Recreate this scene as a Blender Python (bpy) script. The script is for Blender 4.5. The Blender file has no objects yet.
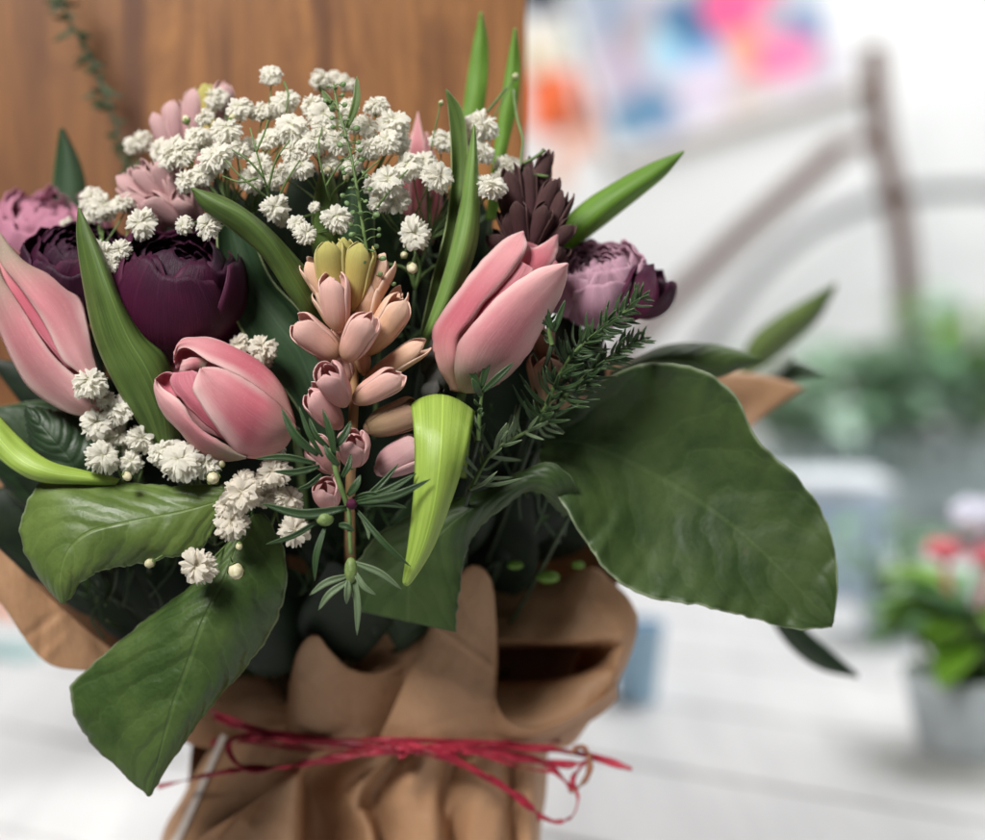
import bpy, math, random
import numpy as np
from mathutils import Vector, Matrix, Quaternion
random.seed(7)
rng = np.random.default_rng(7)
scn = bpy.context.scene
COL = scn.collection
PI = math.pi

# ------------------------------------------------------------------ camera frame
F = 1642.0                       # focal length in photo pixels
D0 = 0.6                         # focus distance (m)
S = D0 / F
PITCH = math.radians(5)
CAM = np.array([0, 0, 0.30])     # table top is z = 0
FWD = np.array([0, math.cos(PITCH), -math.sin(PITCH)])
UPV = np.array([0, math.sin(PITCH), math.cos(PITCH)])
RGT = np.array([1.0, 0, 0])

def W(p):
    """(x, y, z): traced position plus a depth offset (in 0.365 mm units, towards the viewer) -> world metres"""
    p = np.asarray(p, float)
    d = D0 - p[..., 2:3] * S
    return CAM + d * (FWD + (p[..., 0:1] - 492.5) / F * RGT + (420 - p[..., 1:2]) / F * UPV)

def WD(x, y, d):
    return CAM + d * (FWD + (x - 492.5) / F * RGT + (420 - y) / F * UPV)

class Frame:
    """rigid local frame: metric offsets around one real point"""
    def __init__(s, x, y, z):
        s.o = W((x, y, z)); s.k = (D0 - z * S) / F
    def __call__(s, P):
        P = np.asarray(P, float)
        return s.o + s.k * (P[..., 0:1] * RGT - P[..., 1:2] * UPV - P[..., 2:3] * FWD)

def unit(v):
    v = np.asarray(v, float); return v / max(np.linalg.norm(v), 1e-9)

def spline(pts, n):
    """Catmull-Rom through pts, n samples by arc length"""
    P = np.asarray(pts, float)
    if len(P) == 2:
        t = np.linspace(0, 1, n)[:, None]; return P[0] * (1 - t) + P[1] * t
    Q = np.vstack([2 * P[0] - P[1], P, 2 * P[-1] - P[-2]])
    out = []
    for i in range(1, len(Q) - 2):
        t = np.linspace(0, 1, 14, endpoint=False)[:, None]
        a, b, c, d = Q[i - 1], Q[i], Q[i + 1], Q[i + 2]
        out.append(.5 * (2 * b + (c - a) * t + (2 * a - 5 * b + 4 * c - d) * t ** 2 + (3 * b - a - 3 * c + d) * t ** 3))
    out.append(P[-1:]); C = np.vstack(out)
    s = np.r_[0, np.cumsum(np.linalg.norm(np.diff(C, axis=0), axis=1))]
    u = np.linspace(0, s[-1], n)
    return np.stack([np.interp(u, s, C[:, k]) for k in range(C.shape[1])], 1)

# ------------------------------------------------------------------ mesh builder
class MB:
    def __init__(s): s.v = []; s.f = []; s.uv = []; s.m = []; s.n = 0
    def add(s, V, faces, UV=None, mi=0):
        V = np.asarray(V, float).reshape(-1, 3)
        UV = np.zeros((len(V), 2)) if UV is None else np.asarray(UV, float).reshape(-1, 2)
        s.v.append(V); s.uv.append(UV)
        for f in faces: s.f.append([i + s.n for i in f]); s.m.append(mi)
        s.n += len(V)
    def grid(s, P, mi=0, closed=False, uv=None):
        n, m = P.shape[:2]
        faces = []
        for i in range(n - 1):
            for j in range(m - 1 if not closed else m):
                k = (j + 1) % m
                faces.append((i * m + j, i * m + k, (i + 1) * m + k, (i + 1) * m + j))
        if uv is None:
            uv = np.zeros((n, m, 2)); uv[..., 0] = np.linspace(0, 1, m)[None, :]; uv[..., 1] = np.linspace(0, 1, n)[:, None]
        s.add(P, faces, uv, mi)
    def tube(s, pts, r, k=7, mi=0, cap=True):
        P = np.asarray(pts, float); n = len(P)
        r = np.broadcast_to(np.asarray(r, float), (n,)) if np.ndim(r) else np.full(n, r)
        T = np.gradient(P, axis=0); T /= np.linalg.norm(T, axis=1)[:, None] + 1e-12
        a = unit(np.cross(T[0], [0.3, 0.2, 1.0])); rings = []
        for i in range(n):
            a = unit(a - T[i] * a.dot(T[i])); b = np.cross(T[i], a)
            th = np.linspace(0, 2 * PI, k, endpoint=False)[:, None]
            rings.append(P[i] + r[i] * (np.cos(th) * a + np.sin(th) * b))
        base = s.n
        s.grid(np.array(rings), mi, closed=True)
        if cap:
            s.f.append([base + j for j in range(k)][::-1]); s.m.append(mi)
            s.f.append([base + (n - 1) * k + j for j in range(k)]); s.m.append(mi)
    def ball(s, c, r, mi=0, ax=None, nu=10, nv=7):
        """ellipsoid; r scalar or 3 radii, ax 3x3 rows"""
        r = np.broadcast_to(np.asarray(r, float), (3,)); ax = np.eye(3) if ax is None else np.asarray(ax)
        th = np.linspace(0.02, PI - .02, nv)[:, None]; ph = np.linspace(0, 2 * PI, nu, endpoint=False)[None, :]
        X = np.sin(th) * np.cos(ph) * r[0]; Y = np.sin(th) * np.sin(ph) * r[1]; Z = np.cos(th) * np.ones_like(ph) * r[2]
        P = np.asarray(c) + X[..., None] * ax[0] + Y[..., None] * ax[1] + Z[..., None] * ax[2]
        s.grid(P, mi, closed=True)
    def box(s, c, half, ax=None, mi=0):
        ax = np.eye(3) if ax is None else np.asarray(ax, float); c = np.asarray(c, float)
        V = [c + sx * half[0] * ax[0] + sy * half[1] * ax[1] + sz * half[2] * ax[2] for sx in (-1, 1) for sy in (-1, 1) for sz in (-1, 1)]
        uv = [((sx + 1) / 2, (sz + 1) / 2) for sx in (-1, 1) for sy in (-1, 1) for sz in (-1, 1)]
        s.add(V, [(0, 1, 3, 2), (4, 6, 7, 5), (0, 4, 5, 1), (2, 3, 7, 6), (0, 2, 6, 4), (1, 5, 7, 3)], uv, mi)
    def build(s, name, mats, parent=None, thick=0, smooth=True, bevel=0, origin=None):
        V = np.vstack(s.v)
        if parent is not None: V = V - np.array(parent['_o'])
        elif origin is not None: V = V - np.asarray(origin)
        me = bpy.data.meshes.new(name)
        me.from_pydata([tuple(x) for x in V], [], s.f)
        UV = np.vstack(s.uv); lay = me.uv_layers.new(name='UVMap')
        li = np.empty(len(me.loops), int); me.loops.foreach_get('vertex_index', li)
        lay.data.foreach_set('uv', UV[li].astype(np.float32).ravel())
        mats = mats if isinstance(mats, (list, tuple)) else [mats]
        for m in mats: me.materials.append(m)
        me.polygons.foreach_set('material_index', s.m)
        me.polygons.foreach_set('use_smooth', [smooth] * len(me.polygons))
        me.update()
        o = bpy.data.objects.new(name, me); COL.objects.link(o)
        if parent is not None: set_parent(o, parent); o['_o'] = parent['_o']
        elif origin is not None: o.location = tuple(origin)
        if thick:
            md = o.modifiers.new('thickness', 'SOLIDIFY'); md.thickness = thick; md.offset = 0
        if bevel:
            md = o.modifiers.new('bevel', 'BEVEL'); md.width = bevel; md.segments = 2
        return o

def set_parent(o, root):
    o.parent = root

def tag(o, label, cat, group=None, kind=None):
    if label: o['label'] = label
    if cat: o['category'] = cat
    if group: o['group'] = group
    if kind: o['kind'] = kind
    return o

def thing(name, label, cat, loc, group=None):
    o = bpy.data.objects.new(name, None); COL.objects.link(o)
    o.empty_display_size = .01
    o.location = tuple(loc); o['_o'] = [float(x) for x in loc]
    return tag(o, label, cat, group)

# ------------------------------------------------------------------ materials
class NT:
    def __init__(s, name):
        s.m = bpy.data.materials.new(name); s.m.use_nodes = True
        s.t = s.m.node_tree; s.t.nodes.clear()
        s.out = s.t.nodes.new('ShaderNodeOutputMaterial')
    def put(s, sock, v):
        if isinstance(v, bpy.types.NodeSocket): s.t.links.new(v, sock)
        else:
            if hasattr(sock.default_value, '__len__') and not hasattr(v, '__len__'): v = (v,) * len(sock.default_value)
            if hasattr(v, '__len__') and hasattr(sock.default_value, '__len__') and len(v) == 3 and len(sock.default_value) == 4: v = tuple(v) + (1,)
            sock.default_value = v
    def n(s, typ, ins=None, out=0, **kw):
        nd = s.t.nodes.new('ShaderNode' + typ)
        for k, v in kw.items(): setattr(nd, k, v)
        for k, v in (ins or {}).items(): s.put(nd.inputs[k], v)
        return nd.outputs[out]
    def math(s, op, a, b=0.0, c=0.0, clamp=False):
        nd = s.t.nodes.new('ShaderNodeMath'); nd.operation = op; nd.use_clamp = clamp
        for i, v in enumerate((a, b, c)): s.put(nd.inputs[i], v)
        return nd.outputs[0]
    def mix(s, f, a, b, blend='MIX'):
        nd = s.t.nodes.new('ShaderNodeMix'); nd.data_type = 'RGBA'; nd.blend_type = blend
        s.put(nd.inputs[0], f); s.put(nd.inputs[6], a); s.put(nd.inputs[7], b); return nd.outputs[2]
    def rng(s, v, a, b, c=0.0, d=1.0, smooth=True):
        nd = s.t.nodes.new('ShaderNodeMapRange'); nd.interpolation_type = 'SMOOTHSTEP' if smooth else 'LINEAR'
        for i, x in enumerate((v, a, b, c, d)): s.put(nd.inputs[i], x)
        return nd.outputs[0]
    def uv(s):
        o = s.n('UVMap'); nd = s.t.nodes.new('ShaderNodeSeparateXYZ'); s.t.links.new(o, nd.inputs[0])
        return nd.outputs[0], nd.outputs[1], o
    def obj(s): return s.n('TexCoord', out=3)
    def noise(s, vec, scale, detail=3, rough=.5, dist=0.0):
        return s.n('TexNoise', {'Vector': vec, 'Scale': scale, 'Detail': detail, 'Roughness': rough, 'Distortion': dist})
    def scaled(s, vec, sc): return s.n('VectorMath', {0: vec, 1: sc}, operation='MULTIPLY')
    def bump(s, h, strength, dist=.001): return s.n('Bump', {'Height': h, 'Strength': strength, 'Distance': dist})
    def finish(s, col, rough=.5, spec=.4, normal=None, trans=0.0, tcol=None, coat=0.0, sss=0.0, emis=None):
        ins = {'Base Color': col, 'Roughness': rough, 'Specular IOR Level': spec}
        if normal is not None: ins['Normal'] = normal
        if coat: ins['Coat Weight'] = coat; ins['Coat Roughness'] = .25
        if sss: ins['Subsurface Weight'] = sss; ins['Subsurface Radius'] = (.004, .002, .0015); ins['Subsurface Scale'] = 1.0
        b = s.n('BsdfPrincipled', ins)
        if trans:
            ti = {'Color': tcol if tcol is not None else col}
            if normal is not None: ti['Normal'] = normal
            tr = s.n('BsdfTranslucent', ti)
            b = s.n('MixShader', {0: trans, 1: b, 2: tr})
        s.t.links.new(b, s.out.inputs[0]); return s.m

def m_broad(name, dark, light, veins=8, rough=.42, trans=.12, quilt=.3):
    t = NT(name); u, v, uv = t.uv(); ob = t.obj()
    mid = t.math('MULTIPLY', t.math('ABSOLUTE', t.math('SUBTRACT', u, .5)), 2)
    wob = t.math('MULTIPLY', t.math('SUBTRACT', t.noise(ob, 90, 2), .5), .9)
    x = t.math('ADD', t.math('SUBTRACT', t.math('MULTIPLY', v, veins), t.math('MULTIPLY', t.math('POWER', mid, 1.3), 2.1)), wob)
    pp = t.math('PINGPONG', x, .5)
    vein = t.rng(pp, .0, .06, 1, 0)
    rib = t.rng(mid, .01, .045, 1, 0)
    net = t.n('TexVoronoi', {'Vector': ob, 'Scale': 420}, feature='DISTANCE_TO_EDGE')
    netm = t.rng(net, 0, .09, 1, 0)
    n1 = t.noise(ob, 38, 4, .6); n2 = t.noise(ob, 900, 2)
    c = t.mix(t.rng(n1, .32, .68), dark, light)
    c = t.mix(t.math('MULTIPLY', n2, .25), c, tuple(min(1, k * 1.7) for k in light))
    pale = tuple(k * 1.5 + .02 for k in light)
    c = t.mix(t.math('MULTIPLY', vein, .20), c, pale)
    c = t.mix(t.math('MULTIPLY', netm, .05), c, pale)
    c = t.mix(t.math('MULTIPLY', rib, .28), c, pale)
    c = t.mix(t.rng(mid, .968, .995, 0, .65), c, (.30, .36, .22))
    spots = t.rng(t.noise(ob, 140, 3, .7), .68, .76)
    c = t.mix(t.math('MULTIPLY', spots, .35), c, (.09, .065, .025))
    h = t.math('ADD', t.math('MULTIPLY', t.rng(pp, 0, .38), 1.0), t.math('MULTIPLY', net, .22))
    h = t.math('SUBTRACT', h, t.math('MULTIPLY', rib, .7))
    h = t.math('ADD', h, t.math('MULTIPLY', n2, .15))
    nm = t.bump(h, quilt, .0012)
    return t.finish(c, t.rng(n1, .3, .7, rough - .05, rough + .12), .36, nm, trans, t.mix(.5, c, (.20, .34, .03)))

def m_strap(name, dark, light, rough=.42, trans=.2, edge=(.35, .42, .2)):
    t = NT(name); u, v, uv = t.uv(); ob = t.obj()
    mid = t.math('MULTIPLY', t.math('ABSOLUTE', t.math('SUBTRACT', u, .5)), 2)
    st = t.noise(t.scaled(uv, (70, 3, 1)), 1.0, 3, .6)
    st2 = t.noise(t.scaled(uv, (9, 1.6, 1)), 1.0, 2, .5)
    c = t.mix(t.rng(st2, .3, .7), dark, light)
    c = t.mix(t.rng(st, .35, .75, 0, .35), c, tuple(k * 1.6 for k in light))
    blot = t.noise(ob, 70, 3, .6)
    c = t.mix(t.rng(blot, .5, .8, 0, .3), c, tuple(k * .55 for k in dark))
    c = t.mix(t.rng(mid, .93, .985, 0, .7), c, edge)
    c = t.mix(t.rng(mid, .015, .05, .35, 0), c, tuple(k * 2.0 for k in light))
    h = t.math('ADD', st, t.math('MULTIPLY', t.noise(ob, 1200, 2), .35))
    return t.finish(c, t.rng(st, .3, .7, rough - .06, rough + .1), .4, t.bump(h, .28, .0006), trans, t.mix(.5, c, (.30, .45, .04)))

def m_petal(name, base, midc, tip, edge, streak=.35, rough=.62, trans=.34, p=(.08, .45, .95), edgepow=(.72, 1.0), spec=.16, sss=.0, mott=.25):
    t = NT(name); u, v, uv = t.uv(); ob = t.obj()
    mid = t.math('MULTIPLY', t.math('ABSOLUTE', t.math('SUBTRACT', u, .5)), 2)
    c = t.mix(t.rng(v, p[0], p[1]), base, midc)
    c = t.mix(t.rng(v, p[1], p[2]), c, tip)
    st = t.noise(t.scaled(uv, (42, 1.4, 1)), 1.0, 4, .65)
    fl = t.noise(t.scaled(uv, (150, 5, 1)), 1.0, 2, .6)
    blot = t.noise(ob, 85, 3, .55)
    em = t.math('MULTIPLY', t.rng(t.math('ADD', mid, t.math('MULTIPLY', t.math('SUBTRACT', st, .5), .35)), edgepow[0], edgepow[1]), t.rng(v, .15, .6))
    c = t.mix(t.math('MULTIPLY', em, .8), c, edge)
    c = t.mix(t.rng(st, .45, .75, 0, streak), c, tuple(k * .62 for k in midc))
    c = t.mix(t.rng(st, .48, .25, 0, streak), c, tuple(min(1, k * 1.25) for k in edge))
    c = t.mix(t.rng(blot, .45, .7, 0, mott), c, midc)
    c = t.mix(t.rng(fl, .48, .70, 0, .14), c, tuple(k * .7 for k in midc))
    c = t.mix(t.rng(t.noise(ob, 900, 2, .6), .55, .75, 0, .12), c, tuple(min(1, k * 1.35) for k in tip))
    h = t.math('ADD', t.math('MULTIPLY', st, .8), t.math('MULTIPLY', fl, .8))
    h = t.math('ADD', h, t.math('MULTIPLY', t.noise(ob, 1500, 2), .25))
    return t.finish(c, rough, spec, t.bump(h, .45, .0008), trans, c, sss=sss)

def m_plain(name, a, b, scale=60, rough=.5, spec=.4, trans=0.0, bump=.2, bscale=400, coat=0.0, stretch=None):
    t = NT(name); ob = t.obj()
    vec = t.scaled(ob, stretch) if stretch else ob
    n = t.noise(vec, scale, 4, .6)
    c = t.mix(t.rng(n, .3, .7), a, b)
    h = t.noise(vec, bscale, 3, .6)
    return t.finish(c, t.rng(n, .3, .7, rough - .05, rough + .08), spec, t.bump(h, bump, .001), trans, coat=coat)

def m_kraft():
    t = NT('kraft_paper'); u, v, uv = t.uv(); ob = t.obj()
    fib = t.noise(t.scaled(ob, (1, 1, .25)), 1500, 3, .65)
    fl = t.n('TexVoronoi', {'Vector': t.scaled(ob, (1.0, 1.0, .35)), 'Scale': 900})
    n1 = t.noise(ob, 22, 4, .6)
    c = t.mix(t.rng(n1, .3, .72), (.44, .245, .130), (.53, .318, .185))
    c = t.mix(t.rng(fib, .42, .78, 0, .32), c, (.24, .12, .06))
    c = t.mix(t.rng(fl, .0, .18, .22, 0), c, (.60, .40, .25))
    crease = t.noise(t.scaled(ob, (1, 1, .6)), 42, 5, .62, .6)
    h = t.math('ADD', t.math('MULTIPLY', fib, .12), t.math('MULTIPLY', crease, 1.0))
    return t.finish(c, .52, .38, t.bump(h, .30, .004), .12, (.5, .26, .11))

def m_wood(name, g_=1.0):
    sc_ = lambda c_: tuple(k * g_ for k in c_)
    t = NT(name); ob = t.obj()
    g = t.noise(t.scaled(ob, (62, 62, 6)), 1.0, 5, .65, 1.6)
    g2 = t.noise(t.scaled(ob, (160, 160, 5)), 1.0, 4, .6)
    big = t.noise(t.scaled(ob, (30, 30, 5)), 1.0, 4, .6, .8)
    c = t.mix(t.rng(g, .15, .85), sc_((.26, .098, .030)), sc_((.62, .275, .085)))
    cl = t.noise(t.scaled(ob, (38, 38, 22)), 1.0, 4, .6, .5)
    c = t.mix(t.rng(cl, .5, .75, 0, .55), c, sc_((.20, .075, .026)))
    c = t.mix(t.rng(g2, .45, .75, 0, .28), c, sc_((.17, .068, .027)))
    c = t.mix(t.rng(big, .50, .68, 0, .8), c, (.10, .034, .013))
    sp_ = t.t.nodes.new('ShaderNodeSeparateXYZ'); t.t.links.new(ob, sp_.inputs[0])
    wx = t.math('ADD', sp_.outputs[0], t.math('MULTIPLY', t.math('SUBTRACT', t.noise(t.scaled(ob, (1, 1, .5)), 26, 3), .5), .016))
    for x_, w_, k_ in ((-.0765, .0065, .85), (.0115, .0055, .7), (-.118, .010, .45), (.058, .004, .35), (-.030, .005, .35)):
        c = t.mix(t.math('MULTIPLY', t.rng(t.math('ABSOLUTE', t.math('SUBTRACT', wx, x_)), w_ * .3, w_ * 1.3, 1, 0), k_), c, (.085, .028, .010))
    c = t.mix(t.rng(sp_.outputs[0], -.085, -.06, .42, 0), c, (.12, .050, .022))  # left part toned darker, light falloff put into the wood colour
    h = t.math('ADD', g2, t.math('MULTIPLY', g, .6))
    return t.finish(c, .5, .35, t.bump(h, .3, .001))

MAT = {}
MAT['broad'] = m_broad('lemon_leaf_green', (.020, .044, .013), (.052, .088, .022), 8, rough=.5, quilt=.24)
MAT['broad_light'] = m_broad('lemon_leaf_fresh', (.058, .098, .024), (.115, .170, .038), 7)
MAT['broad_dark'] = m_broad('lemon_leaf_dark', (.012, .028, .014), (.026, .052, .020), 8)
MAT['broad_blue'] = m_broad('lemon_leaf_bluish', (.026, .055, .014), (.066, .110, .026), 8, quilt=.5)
MAT['deep'] = m_plain('shade_toned_foliage', (.007, .013, .008), (.016, .028, .014), 60, .55, .25, bump=.15)  # interior shade put into a near-black leaf colour
MAT['strap'] = m_strap('tulip_leaf_green', (.052, .094, .022), (.104, .165, .038))
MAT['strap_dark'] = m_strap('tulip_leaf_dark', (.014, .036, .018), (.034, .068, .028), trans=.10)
MAT['strap_light'] = m_strap('tulip_leaf_pale', (.11, .20, .05), (.19, .30, .075))
MAT['strap_lime'] = m_strap('tulip_leaf_lime', (.24, .36, .055), (.34, .47, .09), rough=.34, trans=.15, edge=(.2, .32, .05))
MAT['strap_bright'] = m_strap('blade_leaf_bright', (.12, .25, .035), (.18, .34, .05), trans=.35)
MAT['silver'] = m_strap('silvery_leaf', (.20, .24, .20), (.36, .40, .36))
MAT['tulip'] = m_petal('tulip_petal_pink', (.68, .42, .37), (.66, .185, .235), (.80, .42, .44), (.92, .72, .69), edgepow=(.5, .98), streak=.12)
MAT['tulip_deep'] = m_petal('tulip_petal_rose', (.62, .34, .32), (.58, .14, .20), (.70, .30, .34), (.84, .55, .54))
MAT['tulip_soft'] = m_petal('tulip_petal_soft_pink', (.42, .35, .27), (.72, .30, .335), (.84, .52, .52), (.93, .74, .70), edgepow=(.5, .98), streak=.12)
MAT['tulip_in'] = m_petal('tulip_petal_inner', (.60, .28, .28), (.54, .13, .18), (.60, .21, .26), (.74, .38, .42), trans=.15)
MAT['plum'] = m_petal('plum_petal', (.090, .010, .040), (.070, .008, .032), (.036, .006, .022), (.085, .016, .045), streak=.5, rough=.52, trans=.05, spec=.22, mott=.5)
MAT['plum_dark'] = m_petal('dark_plum_petal', (.035, .008, .022), (.040, .008, .026), (.028, .007, .020), (.075, .018, .05), streak=.5, rough=.52, trans=.04, spec=.25, mott=.5)
MAT['mauve'] = m_petal('mauve_petal', (.40, .20, .27), (.46, .24, .33), (.54, .32, .41), (.62, .42, .50), streak=.3, trans=.2)
MAT['magenta'] = m_petal('magenta_petal', (.36, .14, .21), (.46, .17, .26), (.50, .22, .31), (.58, .30, .39), streak=.3, trans=.2)
MAT['f_pink'] = m_petal('floret_pink', (.66, .42, .26), (.82, .48, .40), (.86, .56, .50), (.92, .68, .62), p=(.05, .4, .9), trans=.28, streak=.25)
MAT['f_peach'] = m_petal('floret_peach', (.62, .38, .18), (.82, .51, .33), (.88, .61, .47), (.93, .72, .60), p=(.1, .5, .95), trans=.28, streak=.25)
MAT['f_yellow'] = m_petal('floret_yellow', (.64, .44, .18), (.60, .48, .15), (.56, .52, .17), (.68, .60, .28), p=(.1, .5, .95), trans=.28, streak=.3)
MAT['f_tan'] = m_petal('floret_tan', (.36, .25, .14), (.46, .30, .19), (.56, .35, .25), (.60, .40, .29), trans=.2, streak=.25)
MAT['f_rose'] = m_petal('floret_rose', (.64, .38, .31), (.76, .39, .38), (.82, .50, .49), (.88, .62, .60), trans=.25, streak=.25)
MAT['f_dusty'] = m_petal('floret_dusty_pink', (.46, .26, .26), (.58, .34, .35), (.70, .46, .46), (.76, .52, .50), trans=.25, streak=.3)
MAT['f_brown'] = m_petal('floret_brown_plum', (.10, .045, .050), (.085, .038, .042), (.075, .040, .038), (.14, .08, .075), trans=.06, streak=.5, mott=.4)
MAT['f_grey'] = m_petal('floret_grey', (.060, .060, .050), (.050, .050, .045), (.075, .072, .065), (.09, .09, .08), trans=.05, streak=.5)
MAT['white'] = m_petal('baby_breath_white', (.68, .68, .48), (.91, .89, .78), (.94, .92, .84), (.95, .94, .87), streak=.03, trans=.52, p=(.0, .2, .7), mott=.0)
MAT['cream'] = m_petal('baby_breath_cream', (.66, .60, .44), (.88, .82, .70), (.91, .86, .76), (.93, .89, .82), streak=.05, trans=.5, p=(.0, .2, .7), mott=.0)
MAT['calyx'] = m_plain('calyx_green', (.13, .20, .055), (.22, .30, .10), 500, .5, trans=.1)
MAT['stem'] = m_plain('stem_green', (.075, .13, .038), (.13, .20, .062), 200, .5)
MAT['stem_dark'] = m_plain('stem_dark', (.015, .028, .012), (.03, .05, .02), 200, .5)
MAT['stem_tan'] = m_plain('stem_tan', (.30, .16, .07), (.40, .24, .11), 150, .45, stretch=(1, 1, .2))
MAT['needle'] = m_strap('needle_green', (.016, .042, .016), (.042, .080, .028), rough=.34, trans=.1, edge=(.10, .16, .07))
MAT['needle_light'] = m_strap('needle_grey_green', (.085, .135, .070), (.15, .21, .11), rough=.4, trans=.1, edge=(.22, .28, .16))
MAT['fern'] = m_plain('fern_green', (.025, .042, .014), (.05, .07, .028), 300, .5)
MAT['seed'] = m_plain('seed_pod_green', (.11, .19, .07), (.19, .28, .12), 500, .42, trans=.15)
MAT['bud'] = m_plain('bud_cream', (.55, .52, .30), (.78, .72, .52), 500, .45, trans=.2)
MAT['kraft'] = m_kraft()
MAT['wood'] = m_wood('stained_wood', .60); MAT['wood_dark'] = m_wood('shade_toned_wood', .36)  # second wood is a darker copy with side shade in its colour
MAT['raffia'] = m_plain('red_raffia', (.24, .008, .026), (.50, .030, .062), 240, .45, .4, .06, .5, 700, stretch=(.25, 1, 1))
MAT['raffia_brown'] = m_plain('brown_raffia', (.23, .085, .045), (.34, .15, .09), 300, .5, .4)
MAT['lit_edge'] = m_plain('painted_lit_edge', (.60, .52, .46), (.70, .62, .56), 200, .5)  # pale tone stands for light catching the paper fold

# ------------------------------------------------------------------ shape makers
def jig(n, amp, seed, smooth=3):
    r = np.random.default_rng(seed); a = r.normal(0, 1, n)
    for _ in range(smooth): a = np.convolve(np.pad(a, 1, 'edge'), [.25, .5, .25], 'valid')
    return a * amp / max(a.std(), 1e-6)

def loft(L, M, R, n=60, m=19, serr=0.0, wave=0.0, seed=0, wf=3.0, ruffle=0.0):
    """surface through a left edge, a mid line and a right edge (control points x, y, z) -> world grid"""
    A, B, C = spline(L, n), spline(M, n), spline(R, n)
    t = np.linspace(-1, 1, m)[None, :, None]
    P = A[:, None] * (t * (t - 1) / 2) + B[:, None] * (1 - t * t) + C[:, None] * (t * (t + 1) / 2)
    tt = t[..., 0]; s = np.linspace(0, 1, n)[:, None]
    if serr:
        w = np.abs(tt) ** 8
        j1 = jig(n, serr, seed, 1)[:, None]; j2 = jig(n, serr, seed + 1, 1)[:, None]
        out = (C - A); out = out / (np.linalg.norm(out, axis=1)[:, None] + 1e-6)
        P = P + (np.where(tt < 0, -j1, j2) * w)[..., None] * out[:, None]
    if wave:
        P[..., 2] += wave * (np.sin(wf * 2 * PI * s + tt * 2.1 + seed) * (.35 + .65 * tt ** 2) + .6 * np.sin(wf * 3.7 * PI * s - tt * 3.3 + 2 * seed) * tt ** 2) * np.sin(PI * np.clip(s, .03, .97)) ** .5
    if ruffle:
        P[..., 2] += ruffle * jig(n, 1, seed + 5, 6)[:, None] * np.abs(tt) ** 3
    return W(P)

def zz(pts, z):
    """append depth: z scalar, list of two (linear), or list"""
    pts = [tuple(p) for p in pts]
    if np.ndim(z) == 0: zs = [z] * len(pts)
    else: zs = np.interp(np.linspace(0, 1, len(pts)), np.linspace(0, 1, len(z)), z)
    return [p if len(p) == 3 else (p[0], p[1], float(q)) for p, q in zip(pts, zs)]

NECK = (350, 770, -300)
def stem_pts(p, n=14, side=0.0, seed=None):
    """curve from a flower base down into the paper neck (traced coordinates)"""
    r = np.random.default_rng(int(abs(p[0] * 7 + p[1] * 3)) if seed is None else seed)
    end = np.array([NECK[0] + (p[0] - 350) * .22 + r.uniform(-12, 12), NECK[1], NECK[2] - 25 + r.uniform(-30, 20)])
    p = np.array(p, float)
    mid = np.array([p[0] * .62 + end[0] * .38, p[1] * .55 + end[1] * .45, min(p[2], 0) * .45 + end[2] * .55 - 30])
    far = end + np.array([(end[0] - mid[0]) * .1, 150, -35])
    return spline([p, mid, end, far], n)

def add_stem(root, p, r=4.0, mat='stem_dark', name='stem'):
    mb = MB(); mb.tube(W(stem_pts(p)), np.linspace(r * .8, r, 14) * S, 7)
    return mb.build(name, MAT[mat], root)

# ---- leaves
def leaf(name, label, cat, group, L, M, R, mat, zL=0, zM=0, zR=0, n=70, m=21, serr=0.0, wave=0.0, seed=0, wf=3.0, ruffle=0.0, stalk=None, thick=.00045):
    L, M, R = zz(L, zL), zz(M, zM), zz(R, zR)
    G = loft(L, M, R, n, m, serr, wave, seed, wf, ruffle)
    base = W(M[0] if stalk is None else stalk)
    root = thing(name, label, cat, base, group)
    mb = MB(); mb.grid(G); mb.build('blade', MAT[mat], root, thick=thick)
    if stalk is not None: add_stem(root, stalk, 3.2, 'stem_dark', 'stalk')
    return root

TG = 'tulip leaves in the bouquet'; BG = 'broad lemon leaves around the bouquet'
leaf('tulip_leaf', 'upright tulip leaf with pale folded edge, between left tulip and dark plum bloom', 'leaf', TG,
     [(78,208),(77,240),(84,290),(95,340),(115,385),(140,425),(158,446)],
     [(79,208),(97,258),(112,300),(128,338),(148,372),(162,410),(168,448)],
     [(80,209),(101,250),(122,300),(143,335),(166,357),(176,392),(180,448)], 'strap',
     [22,18,14,10,5,-5,-15], [22,30,32,28,22,8,-12], [20,12,6,4,0,-8,-25], wave=1.5, seed=1, stalk=(166,446,-18))
leaf('tulip_leaf', 'curved green tulip leaf with pale midrib arching left above the peach hyacinth', 'leaf', TG,
     [(191,188),(203,209),(232,230),(262,256),(287,293),(309,323),(330,365)],
     [(192,188),(216,201),(246,217),(272,243),(293,276),(312,309),(335,350)],
     [(193,188),(228,199),(262,222),(290,250),(310,274),(326,300),(345,340)], 'strap',
     [40,36,30,22,10,-5,-40], [42,46,44,36,22,4,-40], [36,24,14,6,-6,-18,-50], wave=1.5, seed=2, stalk=(338,352,-45))
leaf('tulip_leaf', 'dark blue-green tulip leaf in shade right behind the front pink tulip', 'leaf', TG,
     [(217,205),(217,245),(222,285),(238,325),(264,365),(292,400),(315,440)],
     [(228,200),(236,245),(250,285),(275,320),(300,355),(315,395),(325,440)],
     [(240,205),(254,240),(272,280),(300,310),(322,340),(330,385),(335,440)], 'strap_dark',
     [-35,-30,-25,-25,-30,-40,-60], [-45,-48,-50,-50,-50,-50,-65], [-40,-38,-35,-35,-40,-50,-70], wave=2, seed=3, stalk=(326,440,-66))
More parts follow.
